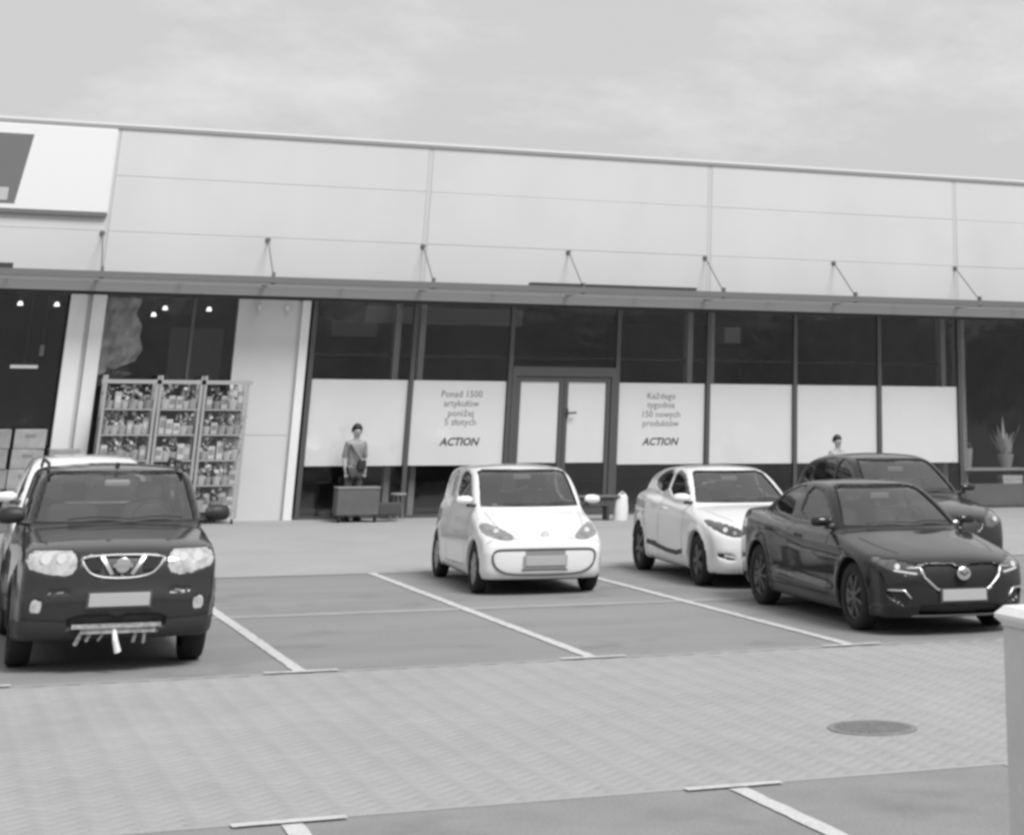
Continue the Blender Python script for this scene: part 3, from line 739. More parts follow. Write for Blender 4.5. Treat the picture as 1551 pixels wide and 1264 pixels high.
def person(loc, rz, H, label, shirt, trousers, bag=False, elbows=0.0):
    k = H / 1.75
    e = empty('person', loc, rz, label, 'person')
    def S(v): return (v[0] * k, v[1] * k, v[2] * k)
    V = [(0, 0, .95), (0, .01, 1.10), (0, .01, 1.28), (0, .01, 1.42), (0, 0, 1.50), (0, -.01, 1.56), (0, -.015, 1.64), (0, -.005, 1.71),
         (.10, 0, .90), (.11, -.01, .50), (.115, .02, .09), (.12, -.11, .035), (-.10, 0, .90), (-.11, -.01, .50), (-.115, .02, .09), (-.12, -.11, .035),
         (.17, .01, 1.42), (.22 + elbows, .03, 1.14), (.20 + elbows * .2, -.08, .93), (.19 + elbows * .1, -.10, .86),
         (-.17, .01, 1.42), (-.22 - elbows, .03, 1.14), (-.20 - elbows * .2, -.08, .93), (-.19 - elbows * .1, -.10, .86)]
    E = [(0, 1), (1, 2), (2, 3), (3, 4), (4, 5), (5, 6), (6, 7), (0, 8), (8, 9), (9, 10), (10, 11), (0, 12), (12, 13), (13, 14), (14, 15), (3, 16), (16, 17), (17, 18), (18, 19), (3, 20), (20, 21), (21, 22), (22, 23)]
    R = [(.15, .11), (.13, .10), (.15, .11), (.14, .09), .052, .062, .088, .072, .085, .058, .042, .04, .085, .058, .042, .04, .058, .042, .030, .032, .058, .042, .030, .032]
    Rk = [tuple(q * k for q in (r if isinstance(r, tuple) else (r, r))) for r in R]
    skin_body('body', e, [S(v) for v in V], E, Rk, skin_m, 2)
    # shirt and trousers follow the body, slightly larger
    idx = [0, 1, 2, 3, 16, 17, 20, 21]
    mp = {a: i for i, a in enumerate(idx)}
    Es = [(mp[a], mp[b_]) for a, b_ in E if a in mp and b_ in mp]
    skin_body('shirt', e, [S(V[a]) for a in idx], Es, [tuple(q * 1.14 + .006 for q in Rk[a]) for a in idx], shirt, 2)
    idx = [0, 8, 9, 10, 12, 13, 14]; mp = {a: i for i, a in enumerate(idx)}
    Es = [(mp[a], mp[b_]) for a, b_ in E if a in mp and b_ in mp]
    skin_body('trousers', e, [S(V[a]) for a in idx], Es, [tuple(q * 1.12 + .008 for q in Rk[a]) for a in idx], trousers, 2)
    # hair cap
    q = MB(); n = 16
    Vh, Fh = [], []
    for j in range(7):
        ph = j / 6 * math.radians(105)
        for i in range(n):
            a = 2 * math.pi * i / n
            cut = 1.0 if math.sin(a) > -0.3 else 0.62
            p2 = ph * cut
            Vh.append(S((.112 * math.sin(p2) * math.cos(a), .012 + .122 * math.sin(p2) * math.sin(a), 1.675 + .135 * math.cos(p2))))
    for j in range(6):
        for i in range(n): Fh.append((j * n + i, (j + 1) * n + i, (j + 1) * n + (i + 1) % n, j * n + (i + 1) % n))
    mesh_obj('hair', Vh, Fh, hair_m, e, True)
    # face: eyes, nose, mouth, ears
    for sx in (-1, 1):
        MB().lathe([(.003, -.006), (.010, -.004), (.010, .004)], 8, 'y', S((sx * .033, -.098, 1.645))).build('eye', hair_m, e)
        MB().lathe([(.004, -.012), (.026, 0), (.004, .012)], 8, 'x', S((sx * .092, 0, 1.635))).build('ear', skin_m, e, True)
    MB().tube([S((0, -.098, 1.65)), S((0, -.118, 1.615))], [.008, .014], 8).build('nose', skin_m, e, True)
    MB().box(-.024 * k, .024 * k, -.101 * k, -.094 * k, 1.585 * k, 1.593 * k).build('mouth', mat('lips', .16, .6), e)
    # fingers
    for sx in (-1, 1):
        bx_ = sx * (.19 + elbows * .1)
        for fi, (dx, ln) in enumerate(((-.026, .062), (-.009, .074), (.009, .07), (.026, .055))):
            MB().tube([S((bx_ + dx, -.10, .86)), S((bx_ + dx, -.115, .86 - ln * .55)), S((bx_ + dx, -.108, .86 - ln))], [.0095, .009, .007], 6).build('finger', skin_m, e, True)
        MB().tube([S((bx_ - sx * .03, -.10, .88)), S((bx_ - sx * .05, -.12, .84)), S((bx_ - sx * .048, -.125, .81))], [.011, .010, .008], 6).build('thumb', skin_m, e, True)
    for sx in (-1, 1):
        MB().box((sx * .117 - .05) * k, (sx * .117 + .05) * k, -.20 * k, .09 * k, 0, .085 * k, ch=.025).build('shoe', hair_m, e)
    if bag:
        MB().tube([S((-.15, -.10, 1.42)), S((-.02, -.155, 1.22)), S((.12, -.15, 1.05))], .014, 6).build('bag_strap', black_pl, e)
        MB().box(.02 * k, .17 * k, -.22 * k, -.13 * k, .94 * k, 1.12 * k, ch=.015).build('shoulder_bag', black_pl, e)
    return e
person((8.26, 38.6, PAVE_Z(38.6)), 0.1, 1.72, 'dark haired person in a pale top with a dark bag before the window film',
       mat('pale_shirt', .24, .9, noise=.25, nscale=8), mat('dark_trousers', .07, .9), True, .0)
person((17.78, 36.4, PAVE_Z(36.4)), 0.2, 1.58, 'dark haired person in a light grey jacket behind the dark SUV',
       mat('grey_jacket', .42, .9), mat('dark_trousers', .07, .9), False, .02)

# ------------------------------------------------------------------ cars: implicit shapes meshed with surface nets
def chaikin(p, n=2):
    p = np.array(p, float)
    for _ in range(n):
        q = np.roll(p, -1, 0); p = np.stack([p * .75 + q * .25, p * .25 + q * .75], 1).reshape(-1, 2)
    return p
def polysd(x, z, poly):
    x, z = np.broadcast_arrays(x, z)
    d = np.full(x.shape, 1e9); ins = np.zeros(x.shape, bool)
    n = len(poly)
    for i in range(n):
        ax, az = poly[i]; bx, bz = poly[(i + 1) % n]
        ex, ez = bx - ax, bz - az; l2 = ex * ex + ez * ez + 1e-12
        t = np.clip(((x - ax) * ex + (z - az) * ez) / l2, 0, 1)
        dd = (x - ax - t * ex) ** 2 + (z - az - t * ez) ** 2
        d = np.minimum(d, dd)
        c = ((az > z) != (bz > z)) & (x < (bx - ax) * (z - az) / (bz - az + 1e-12) + ax)
        ins ^= c
    d = np.sqrt(d)
    return np.where(ins, -d, d)
def smax(a, b, k):
    h = np.clip(0.5 - 0.5 * (b - a) / k, 0, 1)
    return b * (1 - h) + a * h + k * h * (1 - h)
def smin(a, b, k): return -smax(-a, -b, k)
def surface_nets(F, org, h):
    nx, ny, nz_ = F.shape; S = F < 0
    corner = [(i, j, k) for i in (0, 1) for j in (0, 1) for k in (0, 1)]
    def sl(A, c): return A[c[0]:nx - 1 + c[0], c[1]:ny - 1 + c[1], c[2]:nz_ - 1 + c[2]]
    cnt = np.zeros((nx - 1, ny - 1, nz_ - 1), np.int8)
    for c in corner: cnt += sl(S, c)
    act = (cnt > 0) & (cnt < 8)
    ii = np.argwhere(act); idx = -np.ones(act.shape, np.int64); idx[act] = np.arange(len(ii))
    acc = np.zeros((len(ii), 3)); n = np.zeros(len(ii))
    vals = {c: F[ii[:, 0] + c[0], ii[:, 1] + c[1], ii[:, 2] + c[2]] for c in corner}
    for a in corner:
        for ax in range(3):
            if a[ax] == 1: continue
            b_ = list(a); b_[ax] = 1; b_ = tuple(b_)
            fa, fb = vals[a], vals[b_]; m = (fa < 0) != (fb < 0)
            t = np.where(m, fa / (fa - fb + 1e-12), 0)
            p = np.zeros((len(ii), 3)) + np.array(a); p[:, ax] = t
            acc += p * m[:, None]; n += m
    V = (ii + acc / n[:, None]) * h + np.array(org)
    faces = []
    for ax in range(3):
        u, v = [(1, 2), (2, 0), (0, 1)][ax]
        A = np.moveaxis(S, ax, 0)
        lo = [slice(None)] * 3; hi = [slice(None)] * 3; lo[ax] = slice(0, -1); hi[ax] = slice(1, None)
        ch = S[tuple(lo)] != S[tuple(hi)]
        e = np.argwhere(ch)
        e = e[(e[:, u] > 0) & (e[:, v] > 0) & (e[:, u] < S.shape[u] - 1) & (e[:, v] < S.shape[v] - 1)]
        du = np.zeros(3, int); du[u] = 1; dv = np.zeros(3, int); dv[v] = 1
        q = [idx[tuple((e - d_).T)] for d_ in (du + dv, dv, 0 * du, du)]
        q = np.stack(q, 1)
        flip = ~S[tuple(e.T)]
        q[flip] = q[flip][:, ::-1]
        faces.append(q)
    Fc = np.concatenate(faces)
    Fc = Fc[(Fc >= 0).all(1)]
    return V, Fc
def interp(pts):
    a = np.array(pts, float)
    return lambda x: np.interp(x, a[:, 0], a[:, 1])

def build_car(S, loc, rz, label, name='parked_car'):
    """S: spec. Local axes: X lateral (+X the car's left), Y rearwards from the nose, Z up."""
    h = S.get('h', 0.022)
    L, W = S['L'], S['W'] / 2
    zt = S['H'] + .06
    xs = np.arange(-0.08, L + 0.08, h); ys = (np.arange(int((W + .10) / h) + 1) + .5) * h; zs = np.arange(0.06, zt, h)
    body_p, cab_p = chaikin(S['body'], 2), chaikin(S['cabin'], 2)
    X2, Z2 = np.meshgrid(xs, zs, indexing='ij')
    plan = interp(S['plan']); sect = interp(S['sect']); cplan = interp(S['cplan'])
    wb_, wr_, zb_, zr_ = S['cab_w']
    fo, wbs, R, Ra = S['fo'], S['wb'], S['R'], S['Ra']
    r1 = np.hypot(X2 - fo, Z2 - R); r2_ = np.hypot(X2 - fo - wbs, Z2 - R)
    flare = S.get('flare', .02) * (np.exp(-((r1 - Ra) / .06) ** 2) + np.exp(-((r2_ - Ra) / .06) ** 2))
    wbody = W * plan(X2) * sect(Z2) + flare
    for (pts, amp, wid) in S.get('crease', []):
        cz = np.interp(X2, [p[0] for p in pts], [p[1] for p in pts]); msk = np.clip((X2 - pts[0][0]) / .3, 0, 1) * np.clip((pts[-1][0] - X2) / .3, 0, 1)
        wbody = wbody + amp * msk * np.exp(-((Z2 - cz) / wid) ** 2)
    tcl = np.clip((Z2 - zb_) / (zr_ - zb_), 0, 1.1)
    wcab = (wb_ + (wr_ - wb_) * (tcl * .75 + .25 * tcl ** 2)) * cplan(X2)
    F0 = np.zeros((len(xs), len(ys), len(zs))); FC = np.zeros_like(F0)
    kb, kc = S.get('kb', .07), S.get('kc', .07)
    for j, y in enumerate(ys):
        yy = y / W
        ff = np.clip(1 - X2 / (L * .5), 0, 1)      # nose wraps back, tail wraps forward
        rr = np.clip(X2 / (L * .5) - 1, 0, 1)
        nose = S.get('nose', .22)
        xs_ = X2 - ff * nose * yy ** 3 + rr * S.get('tail', .12) * yy ** 3
        a = polysd(xs_, Z2 + S.get('crown', .05) * yy ** 2 * (Z2 > .5), body_p)
        fb = smax(a, y - wbody, kb)
        xc = X2 - S.get('wrap', .20) * yy ** 2 * np.clip(1 - (X2 - S['cabin'][0][0]) / 1.2, 0, 1) + .10 * yy ** 2 * np.clip((X2 - L * .6) / 1.0, 0, 1)
        c = polysd(xc, Z2 + .07 * yy ** 2, cab_p)
        fc = smax(c, y - wcab, kc)
        F0[:, j, :] = smin(fb, fc, S.get('ku', .035)); FC[:, j, :] = fc
    Y3 = ys[None, :, None]; X3 = xs[:, None, None]; Z3 = zs[None, None, :]
    # wheel wells
    for rr_ in (r1, r2_):
        F0 = np.maximum(F0, -np.maximum(rr_[:, None, :] - Ra, (W - .36) - Y3))
    FH = F0.copy()
    # cabin hollow
    FH = np.maximum(FH, -np.maximum(FC + .045, S.get('floor', .45) - Z3))
    wins = []
    for poly in S['side_win']:
        p = chaikin(poly, 1); d = polysd(X2, Z2, p)
        FH = np.maximum(FH, -np.maximum(d[:, None, :], .3 - Y3)); wins.append(('side', p))
    Y2, Zb = np.meshgrid(ys, zs, indexing='ij')
    ws = chaikin([(y, z) for y, z in S['ws']] + [(-y, z) for y, z in S['ws'][::-1]], 1)
    d = polysd(Y2, Zb, ws); FH = np.maximum(FH, -np.maximum(d[None], X3 - S['xm']))
    rw = chaikin([(y, z) for y, z in S['rw']] + [(-y, z) for y, z in S['rw'][::-1]], 1)
    d = polysd(Y2, Zb, rw); FH = np.maximum(FH, -np.maximum(d[None], S['xr'] - X3))
    recs = []
    for nm, poly, xl, depth, inset, m, sub in S['front']:
        if min(p[0] for p in poly) <= 0: pp = chaikin(poly + [(-y, z) for y, z in poly[::-1] if True], 1)
        else: pp = chaikin(poly, 1)
        d = polysd(Y2, Zb, pp)
        FH = np.maximum(FH, -np.maximum(np.maximum(d[None], X3 - xl), -(F0 + depth)))
        recs.append((nm, pp, xl, depth, inset, m, sub))
    mir = lambda A: np.concatenate([A[:, ::-1, :], A], 1)
    org = (xs[0], -ys[-1], zs[0])
    V0, Fa = surface_nets(mir(F0), org, h); VH, Fh = surface_nets(mir(FH), org, h)
    sw = lambda V: np.stack([V[:, 1], V[:, 0], V[:, 2]], 1)
    V0, VH = sw(V0), sw(VH); Fa = Fa[:, ::-1]; Fh = Fh[:, ::-1]
    root = empty(name, loc, rz, label, 'car')
    # split painted body from dark lower trim by height
    cen = VH[Fh].mean(1)
    low = cen[:, 2] < S.get('clad_z', 0.0)
    def sub(V, Fc):
        u, inv = np.unique(Fc, return_inverse=True); return V[u], inv.reshape(Fc.shape)
    gi = np.clip(np.round((cen[:, [1, 0, 2]] * [1, 1, 1] - np.array([xs[0], 0, zs[0]])) / h).astype(int), 0, None)
    jj = np.clip(np.round(np.abs(cen[:, 0]) / h - .5).astype(int), 0, len(ys) - 1)
    depth_ = F0[np.clip(gi[:, 0], 0, len(xs) - 1), jj, np.clip(gi[:, 2], 0, len(zs) - 1)]
    inner = (depth_ < -.036) & (np.abs(cen[:, 0]) < wb_ - .02) & (cen[:, 1] > S['cabin'][0][0]) & (cen[:, 2] < zb_ + .02) & (cen[:, 2] > S.get('floor', .45) - .05) & (cen[:, 1] < S['cabin'][-1][0])
    well = np.zeros(len(cen), bool)
    for xx in (fo, fo + wbs):
        well |= (np.hypot(cen[:, 1] - xx, cen[:, 2] - R) < Ra + .006) & (np.abs(cen[:, 0]) < S['W'] / 2 - .035)
    under = cen[:, 2] < .19
    dark = inner | well | under
    mesh_obj('body', *sub(VH, Fh[~low & ~dark]), S['paint'], root, True)
    if low.any() and (low & ~dark).any(): mesh_obj('lower_cladding', *sub(VH, Fh[low & ~dark]), S.get('clad_m', grey_pl), root, True)
    mesh_obj('underbody', *sub(VH, Fh[dark]), black_pl, root, True)
    c0 = V0[Fa].mean(1)
    fn = np.cross(V0[Fa[:, 1]] - V0[Fa[:, 0]], V0[Fa[:, 2]] - V0[Fa[:, 0]]); fn /= np.linalg.norm(fn, axis=1)[:, None] + 1e-12
    vn = np.zeros_like(V0)
    for q in range(4): np.add.at(vn, Fa[:, q], fn)
    vn /= np.linalg.norm(vn, axis=1)[:, None] + 1e-12
    def shell(nm, mask, inset, m, parent):
        if not mask.any(): return None
        u, inv = np.unique(Fa[mask], return_inverse=True)
        return mesh_obj(nm, V0[u] - vn[u] * inset, inv.reshape(-1, 4), m, parent, True)
    for (_, p) in wins:
        d = polysd(c0[:, 1], c0[:, 2], p)
        for sx in (-1, 1):
            shell('side_window', (d < .03) & (c0[:, 0] * sx > .3) & (fn[:, 0] * sx > .2), .014, S.get('side_glass', dark_glass), root)
    d = polysd(np.abs(c0[:, 0]), c0[:, 2], ws)
    shell('windscreen', (d < .03) & (c0[:, 1] < S['xm']) & (fn[:, 1] < -.12) & (c0[:, 2] > S['ws'][0][1] - .04), .012, S.get('glass', car_glass), root)
    d = polysd(np.abs(c0[:, 0]), c0[:, 2], rw)
    shell('rear_window', (d < .03) & (c0[:, 1] > S['xr']) & (fn[:, 1] > .1), .012, dark_glass, root)
    for nm, pp, xl, depth, inset, m, subs in recs:
        d = polysd(np.abs(c0[:, 0]), c0[:, 2], pp); mk = (d < .02) & (c0[:, 1] < xl) & (fn[:, 1] < .3)
        if pp[:, 0].min() > 0:
            for sx in (-1, 1): shell(nm, mk & (c0[:, 0] * sx > 0), inset, m, root)
        else: shell(nm, mk, inset, m, root)
    bvh = BVHTree.FromPolygons([tuple(v) for v in V0], [tuple(int(i) for i in f) for f in Fa])
    def hit(view, a, b_, side=1):
        if view == 'front': o_, d_ = Vector((a, -3, b_)), Vector((0, 1, 0))
        elif view == 'side': o_, d_ = Vector((side * 3, a, b_)), Vector((-side, 0, 0))
        else: o_, d_ = Vector((a, b_, 4)), Vector((0, 0, -1))
        l, n, i, di = bvh.ray_cast(o_, d_)
        if l is None: return None, None
        n = Vector(vn[Fa[i]].mean(0)).normalized()
        return l, n
    def resample(pts, st, closed=False):
        P_ = [Vector((p[0], p[1], 0)) for p in pts]
        if closed: P_.append(P_[0])
        o_ = []
        for a, b_ in zip(P_[:-1], P_[1:]):
            n = max(1, int((b_ - a).length / st))
            for k in range(n): o_.append(a.lerp(b_, k / n))
        if not closed: o_.append(P_[-1])
        return o_
    def strip(nm, pts, view, wd, m, side=1, off=.002, parent=None):
        R_ = resample(pts, .03); V, Fc = [], []
        for i, p in enumerate(R_):
            a = R_[max(0, i - 1)]; b_ = R_[min(len(R_) - 1, i + 1)]; t = (b_ - a).normalized(); nn = Vector((-t.y, t.x, 0))
            row = []
            for s_ in (-1, 1):
                q = p + nn * wd / 2 * s_; l, n = hit(view, q.x, q.y, side)
                row.append(None if l is None else l + n * off)
            if None in row: continue
            V += row
        for i in range(len(V) // 2 - 1): 
            if (V[2 * i] - V[2 * i + 2]).length < .2: Fc.append((2 * i, 2 * i + 1, 2 * i + 3, 2 * i + 2))
        if Fc: return mesh_obj(nm, V, Fc, m, parent or root, True)
    def ring(nm, pts, view, r, m, closed=True, side=1, off=.0, parent=None):
        q = MB(); L_ = []
        for p in resample(pts, .025, closed):
            l, n = hit(view, p.x, p.y, side)
            if l is not None: L_.append(l + n * off)
        if len(L_) > 3: q.tube(L_, r, 6, closed=closed); return q.build(nm, m, parent or root, True)
    def disc(nm, a, b_, r, m, view='front', off=.01, rz_=1.0, side=1, parent=None, thick=.012):
        l, n = hit(view, a, b_, side)
        if l is None: return
        n = (Vector((0, -1, 0)) * .7 + n * .3).normalized() if view == 'front' else n
        t = n.cross(Vector((0, 0, 1))).normalized(); u = t.cross(n)
        V = []
        for (rr, hh) in ((r, -thick), (r, 0), (r * .85, thick * .5)):
            for k in range(20):
                an = 2 * math.pi * k / 20; V.append(l + n * (off + hh) + t * rr * math.cos(an) + u * rr * rz_ * math.sin(an))
        Fc = [(j * 20 + k, j * 20 + (k + 1) % 20, (j + 1) * 20 + (k + 1) % 20, (j + 1) * 20 + k) for j in (0, 1) for k in range(20)] + [tuple(40 + k for k in range(20))]
        return mesh_obj(nm, V, Fc, m, parent or root)
    ring('windscreen_seal', [(y, z) for y, z in S['ws']] + [(-y, z) for y, z in S['ws'][::-1]], 'front', .009, black_pl, off=-.002)
    # wheels
    TW = S.get('tw', .20)
    proto = None
    for wx in (fo, fo + wbs):
        for sx in (-1, 1):
            e_loc = (sx * (W - TW / 2 - .015), wx, R)
            if proto is None:
                q = MB(); q.lathe([(R * .66, -TW / 2 + .01), (R * .78, -TW / 2), (R * .93, -TW / 2 + .005), (R, -TW * .36), (R, TW * .36), (R * .93, TW / 2 - .005), (R * .78, TW / 2), (R * .66, TW / 2 - .01)], 40, 'x', cap=False)
                wh = q.build('wheel', tyre_m, root, True)
                q = MB(); rim_r = R * .67
                q.lathe([(rim_r, -TW / 2 + .03), (rim_r, TW / 2 - .02), (rim_r * .93, TW / 2 - .025), (rim_r * .90, TW * .05)], 40, 'x', cap=False)
                rimb = q.build('rim', S.get('rim', rim_m), wh, True)
                q = MB(); ns = S.get('spokes', 5)
                for k in range(ns):
                    an = 2 * math.pi * k / ns; rot = Matrix.Rotation(an, 3, 'X')
                    sw_ = rim_r * S.get('spoke_w', .16)
                    V = [(TW * .30, -sw_ * .8, .03), (TW * .30, sw_ * .8, .03), (TW * .44, -sw_ * .5, .03), (TW * .44, sw_ * .5, .03),
                         (TW * .28, -sw_, rim_r * .94), (TW * .28, sw_, rim_r * .94), (TW * .40, -sw_ * .75, rim_r * .94), (TW * .40, sw_ * .75, rim_r * .94)]
                    q.add([tuple(rot @ Vector(v)) for v in V], [(0, 1, 5, 4), (2, 6, 7, 3), (0, 4, 6, 2), (1, 3, 7, 5), (4, 5, 7, 6)])
                q.lathe([(rim_r * .24, TW * .25), (rim_r * .24, TW * .42), (rim_r * .15, TW * .46)], 20, 'x')
                q.build('spokes', S.get('rim', rim_m), wh)
                MB().lathe([(rim_r * .6, -.02), (rim_r * .6, .01)], 24, 'x').build('brake_disc', mat('brake_steel', .12, .5, metal=.5), wh)
                MB().lathe([(rim_r * .95, -TW * .3), (rim_r * .95, -TW * .28)], 24, 'x').build('wheel_back', black_pl, wh)
                proto = wh; c = wh
            else:
                c = copy_tree(proto, root)
            c.location = e_loc; c.rotation_euler = (random.uniform(0, 6), 0, 0 if sx > 0 else math.pi)
    # mirrors
    mxp, mz = S['mirror']; mw = S.get('mirror_w', .13)
    for sx in (-1, 1):
        yb = float(np.interp(mz, [zb_, zr_], [wb_, wr_]))
        q = MB(); rings = []
        for (t, sc_) in ((0, .5), (.2, .9), (.6, 1.0), (.9, .85), (1.0, .55)):
            cxm = sx * (yb + .035 + t * (mw + .09))
            for k in range(12):
                an = 2 * math.pi * k / 12
                q.V.append((cxm, mxp + .055 * sc_ * math.cos(an) * (1.1 if math.cos(an) < 0 else .6) + .03 * t, mz + .02 + S.get('mirror_h', .062) * sc_ * (math.sin(an) if math.sin(an) > 0 else .8 * math.sin(an)) - .01 * t))
        for j in range(4):
            for k in range(12): q.F.append((j * 12 + k, j * 12 + (k + 1) % 12, (j + 1) * 12 + (k + 1) % 12, (j + 1) * 12 + k))
        q.F += [tuple(range(12)), tuple(48 + k for k in range(12))]
        mo = q.build('wing_mirror', S.get('mirror_m', S['paint']), root, True)
        MB().tube([(sx * (yb - .03), mxp + .03, mz - .05), (sx * (yb + .10), mxp + .01, mz - .04)], .022, 8).build('mirror_stalk', black_pl, mo)
    # plate
    if 'plate' in S:
        pz, pw, ph_ = S['plate'][:3]; l, n = hit('front', 0, pz)
        pt = MB().box(-pw, pw, l.y - .035, l.y - .022, pz - ph_, pz + ph_, ch=.004).build('number_plate', plate_m, root)
        MB().box(-pw - .02, pw + .02, l.y - .022, l.y + .05, pz - ph_ - .015, pz + ph_ + .01).build('plate_holder', S.get('holder_m', grey_pl), pt)
    # interior
    sxx = S['cabin'][0][0]; fl = S.get('floor', .45); zbt = zb_
    box('dashboard', int_m, root, -wb_ + .07, wb_ - .07, sxx + .25, sxx + .70, fl, zbt - .05, ch=.04)
    for sx in (-.36, .36):
        se = box('front_seat', seat_m, root, sx - .24, sx + .24, sxx + 1.30, sxx + 1.48, fl, zbt + .16, ch=.05)
        box('headrest', seat_m, se, sx - .12, sx + .12, sxx + 1.36, sxx + 1.46, zbt + .18, zbt + .36, ch=.03)
    box('rear_seat', seat_m, root, -wb_ + .15, wb_ - .15, sxx + 2.2, sxx + 2.36, fl, zbt + .08, ch=.05)
    q = MB(); cz = zbt + .03
    q.tube([(.36 + .18 * math.cos(a), sxx + .86 - .06 * math.sin(a), cz + .17 * math.sin(a)) for a in [2 * math.pi * k / 20 for k in range(20)]], .015, 6, closed=True)
    q.tube([(.36 - .17, sxx + .85, cz), (.36 + .17, sxx + .85, cz)], .018, 6); q.build('steering_wheel', black_pl, root, True)
    box('rear_view_mirror', mat('mirror_back', .30, .4), root, -.12, .12, S['rvm'][0], S['rvm'][0] + .02, S['rvm'][1], S['rvm'][1] + .065, ch=.01)
    # wipers
    for (xa, xb) in ((-.45, .12), (.10, .62)):
        pts = []
        for k in range(9):
            t = k / 8; xx = xa + (xb - xa) * t; l, n = hit('front', xx, S['ws'][0][1] + .015 + .02 * math.sin(t * 3))
            if l: pts.append(l + n * .012)
        if len(pts) > 2: MB().tube(pts, .008, 5).build('wiper', black_pl, root)
    if 'details' in S: S['details'](root, strip, ring, disc, hit)
    return root

# ---- body details
def door_lines(strip, polys, m, wd=.010):
    for side in (-1, 1):
        for p in polys: strip('door_gap', p, 'side', wd, m, side)

SUV = dict(  # tall boxy off-roader, dark
    L=4.46, W=1.76, H=1.66, wb=2.62, fo=.83, R=.345, Ra=.41, tw=.215, h=.02, paint=grey_paint, clad_z=.43, clad_m=mat('cladding_dark', .035, .6),
    body=[(.10, .26), (.03, .34), (.0, .46), (.0, .62), (.03, .72), (.045, .88), (.10, .985), (.30, 1.05), (.75, 1.10), (1.15, 1.145), (1.25, 1.15), (2.5, 1.16), (4.2, 1.18), (4.36, 1.15), (4.42, .9), (4.46, .7), (4.44, .40), (4.30, .28), (2.2, .24), (.6, .24)],
    cabin=[(.95, .45), (1.05, 1.05), (1.42, 1.29), (1.86, 1.54), (2.05, 1.615), (2.5, 1.655), (3.2, 1.65), (3.9, 1.60), (4.12, 1.54), (4.28, 1.20), (4.30, .45)],
    plan=[(0, .86), (.08, .92), (.25, .965), (.55, .99), (1.0, 1.0), (3.4, 1.0), (4.1, .96), (4.46, .86)],
    sect=[(.2, .95), (.35, .985), (.6, 1.0), (.85, .99), (1.0, .965), (1.08, .94), (1.16, .91), (1.3, .85)],
    cplan=[(1.0, .96), (1.6, 1.0), (3.2, 1.0), (4.3, .93)], cab_w=(.825, .705, 1.13, 1.66), nose=.15, wrap=.20, crown=.045, flare=.035, kb=.07, kc=.075,
    ws=[(.745, 1.17), (.735, 1.23), (.655, 1.56), (.59, 1.59)], xm=2.2, rw=[(.6, 1.2), (.52, 1.54)], xr=3.9, floor=.5,
    side_win=[[(1.55, 1.18), (1.95, 1.45), (2.12, 1.54), (2.45, 1.57), (2.45, 1.17)], [(2.53, 1.17), (2.53, 1.57), (3.25, 1.56), (3.35, 1.18)], [(3.43, 1.2), (3.38, 1.54), (3.85, 1.51), (4.0, 1.22)]],
    front=[('headlight', [(.40, .83), (.405, .96), (.46, .99), (.63, .995), (.75, .985), (.81, .95), (.81, .86), (.62, .815), (.47, .80)], .62, .03, .006, lens_m, None),
           ('grille', [(.34, .95), (.34, .89), (.23, .78), (.0, .775), (.0, .95)], .3, .03, .02, mat('grille_mid', .05, .5), None),
           ('fog_light', [(.655, .505), (.655, .60), (.735, .60), (.735, .505)], .4, .03, .006, lens_m, None),
           ('lower_intake', [(.0, .36), (.0, .48), (.36, .48), (.44, .42), (.40, .36)], .3, .05, .045, black_pl, None),
           ('bumper_slot', [(.42, .655), (.42, .675), (.60, .675), (.60, .655)], .3, .02, .012, mat('slot_pale', .2, .5), None)],
    mirror=(1.42, 1.21), mirror_w=.14, mirror_h=.085, mirror_m=black_pl, plate=(.60, .26, .055), rvm=(1.80, 1.46), rim=rim_m, spokes=6, glass=car_glass)
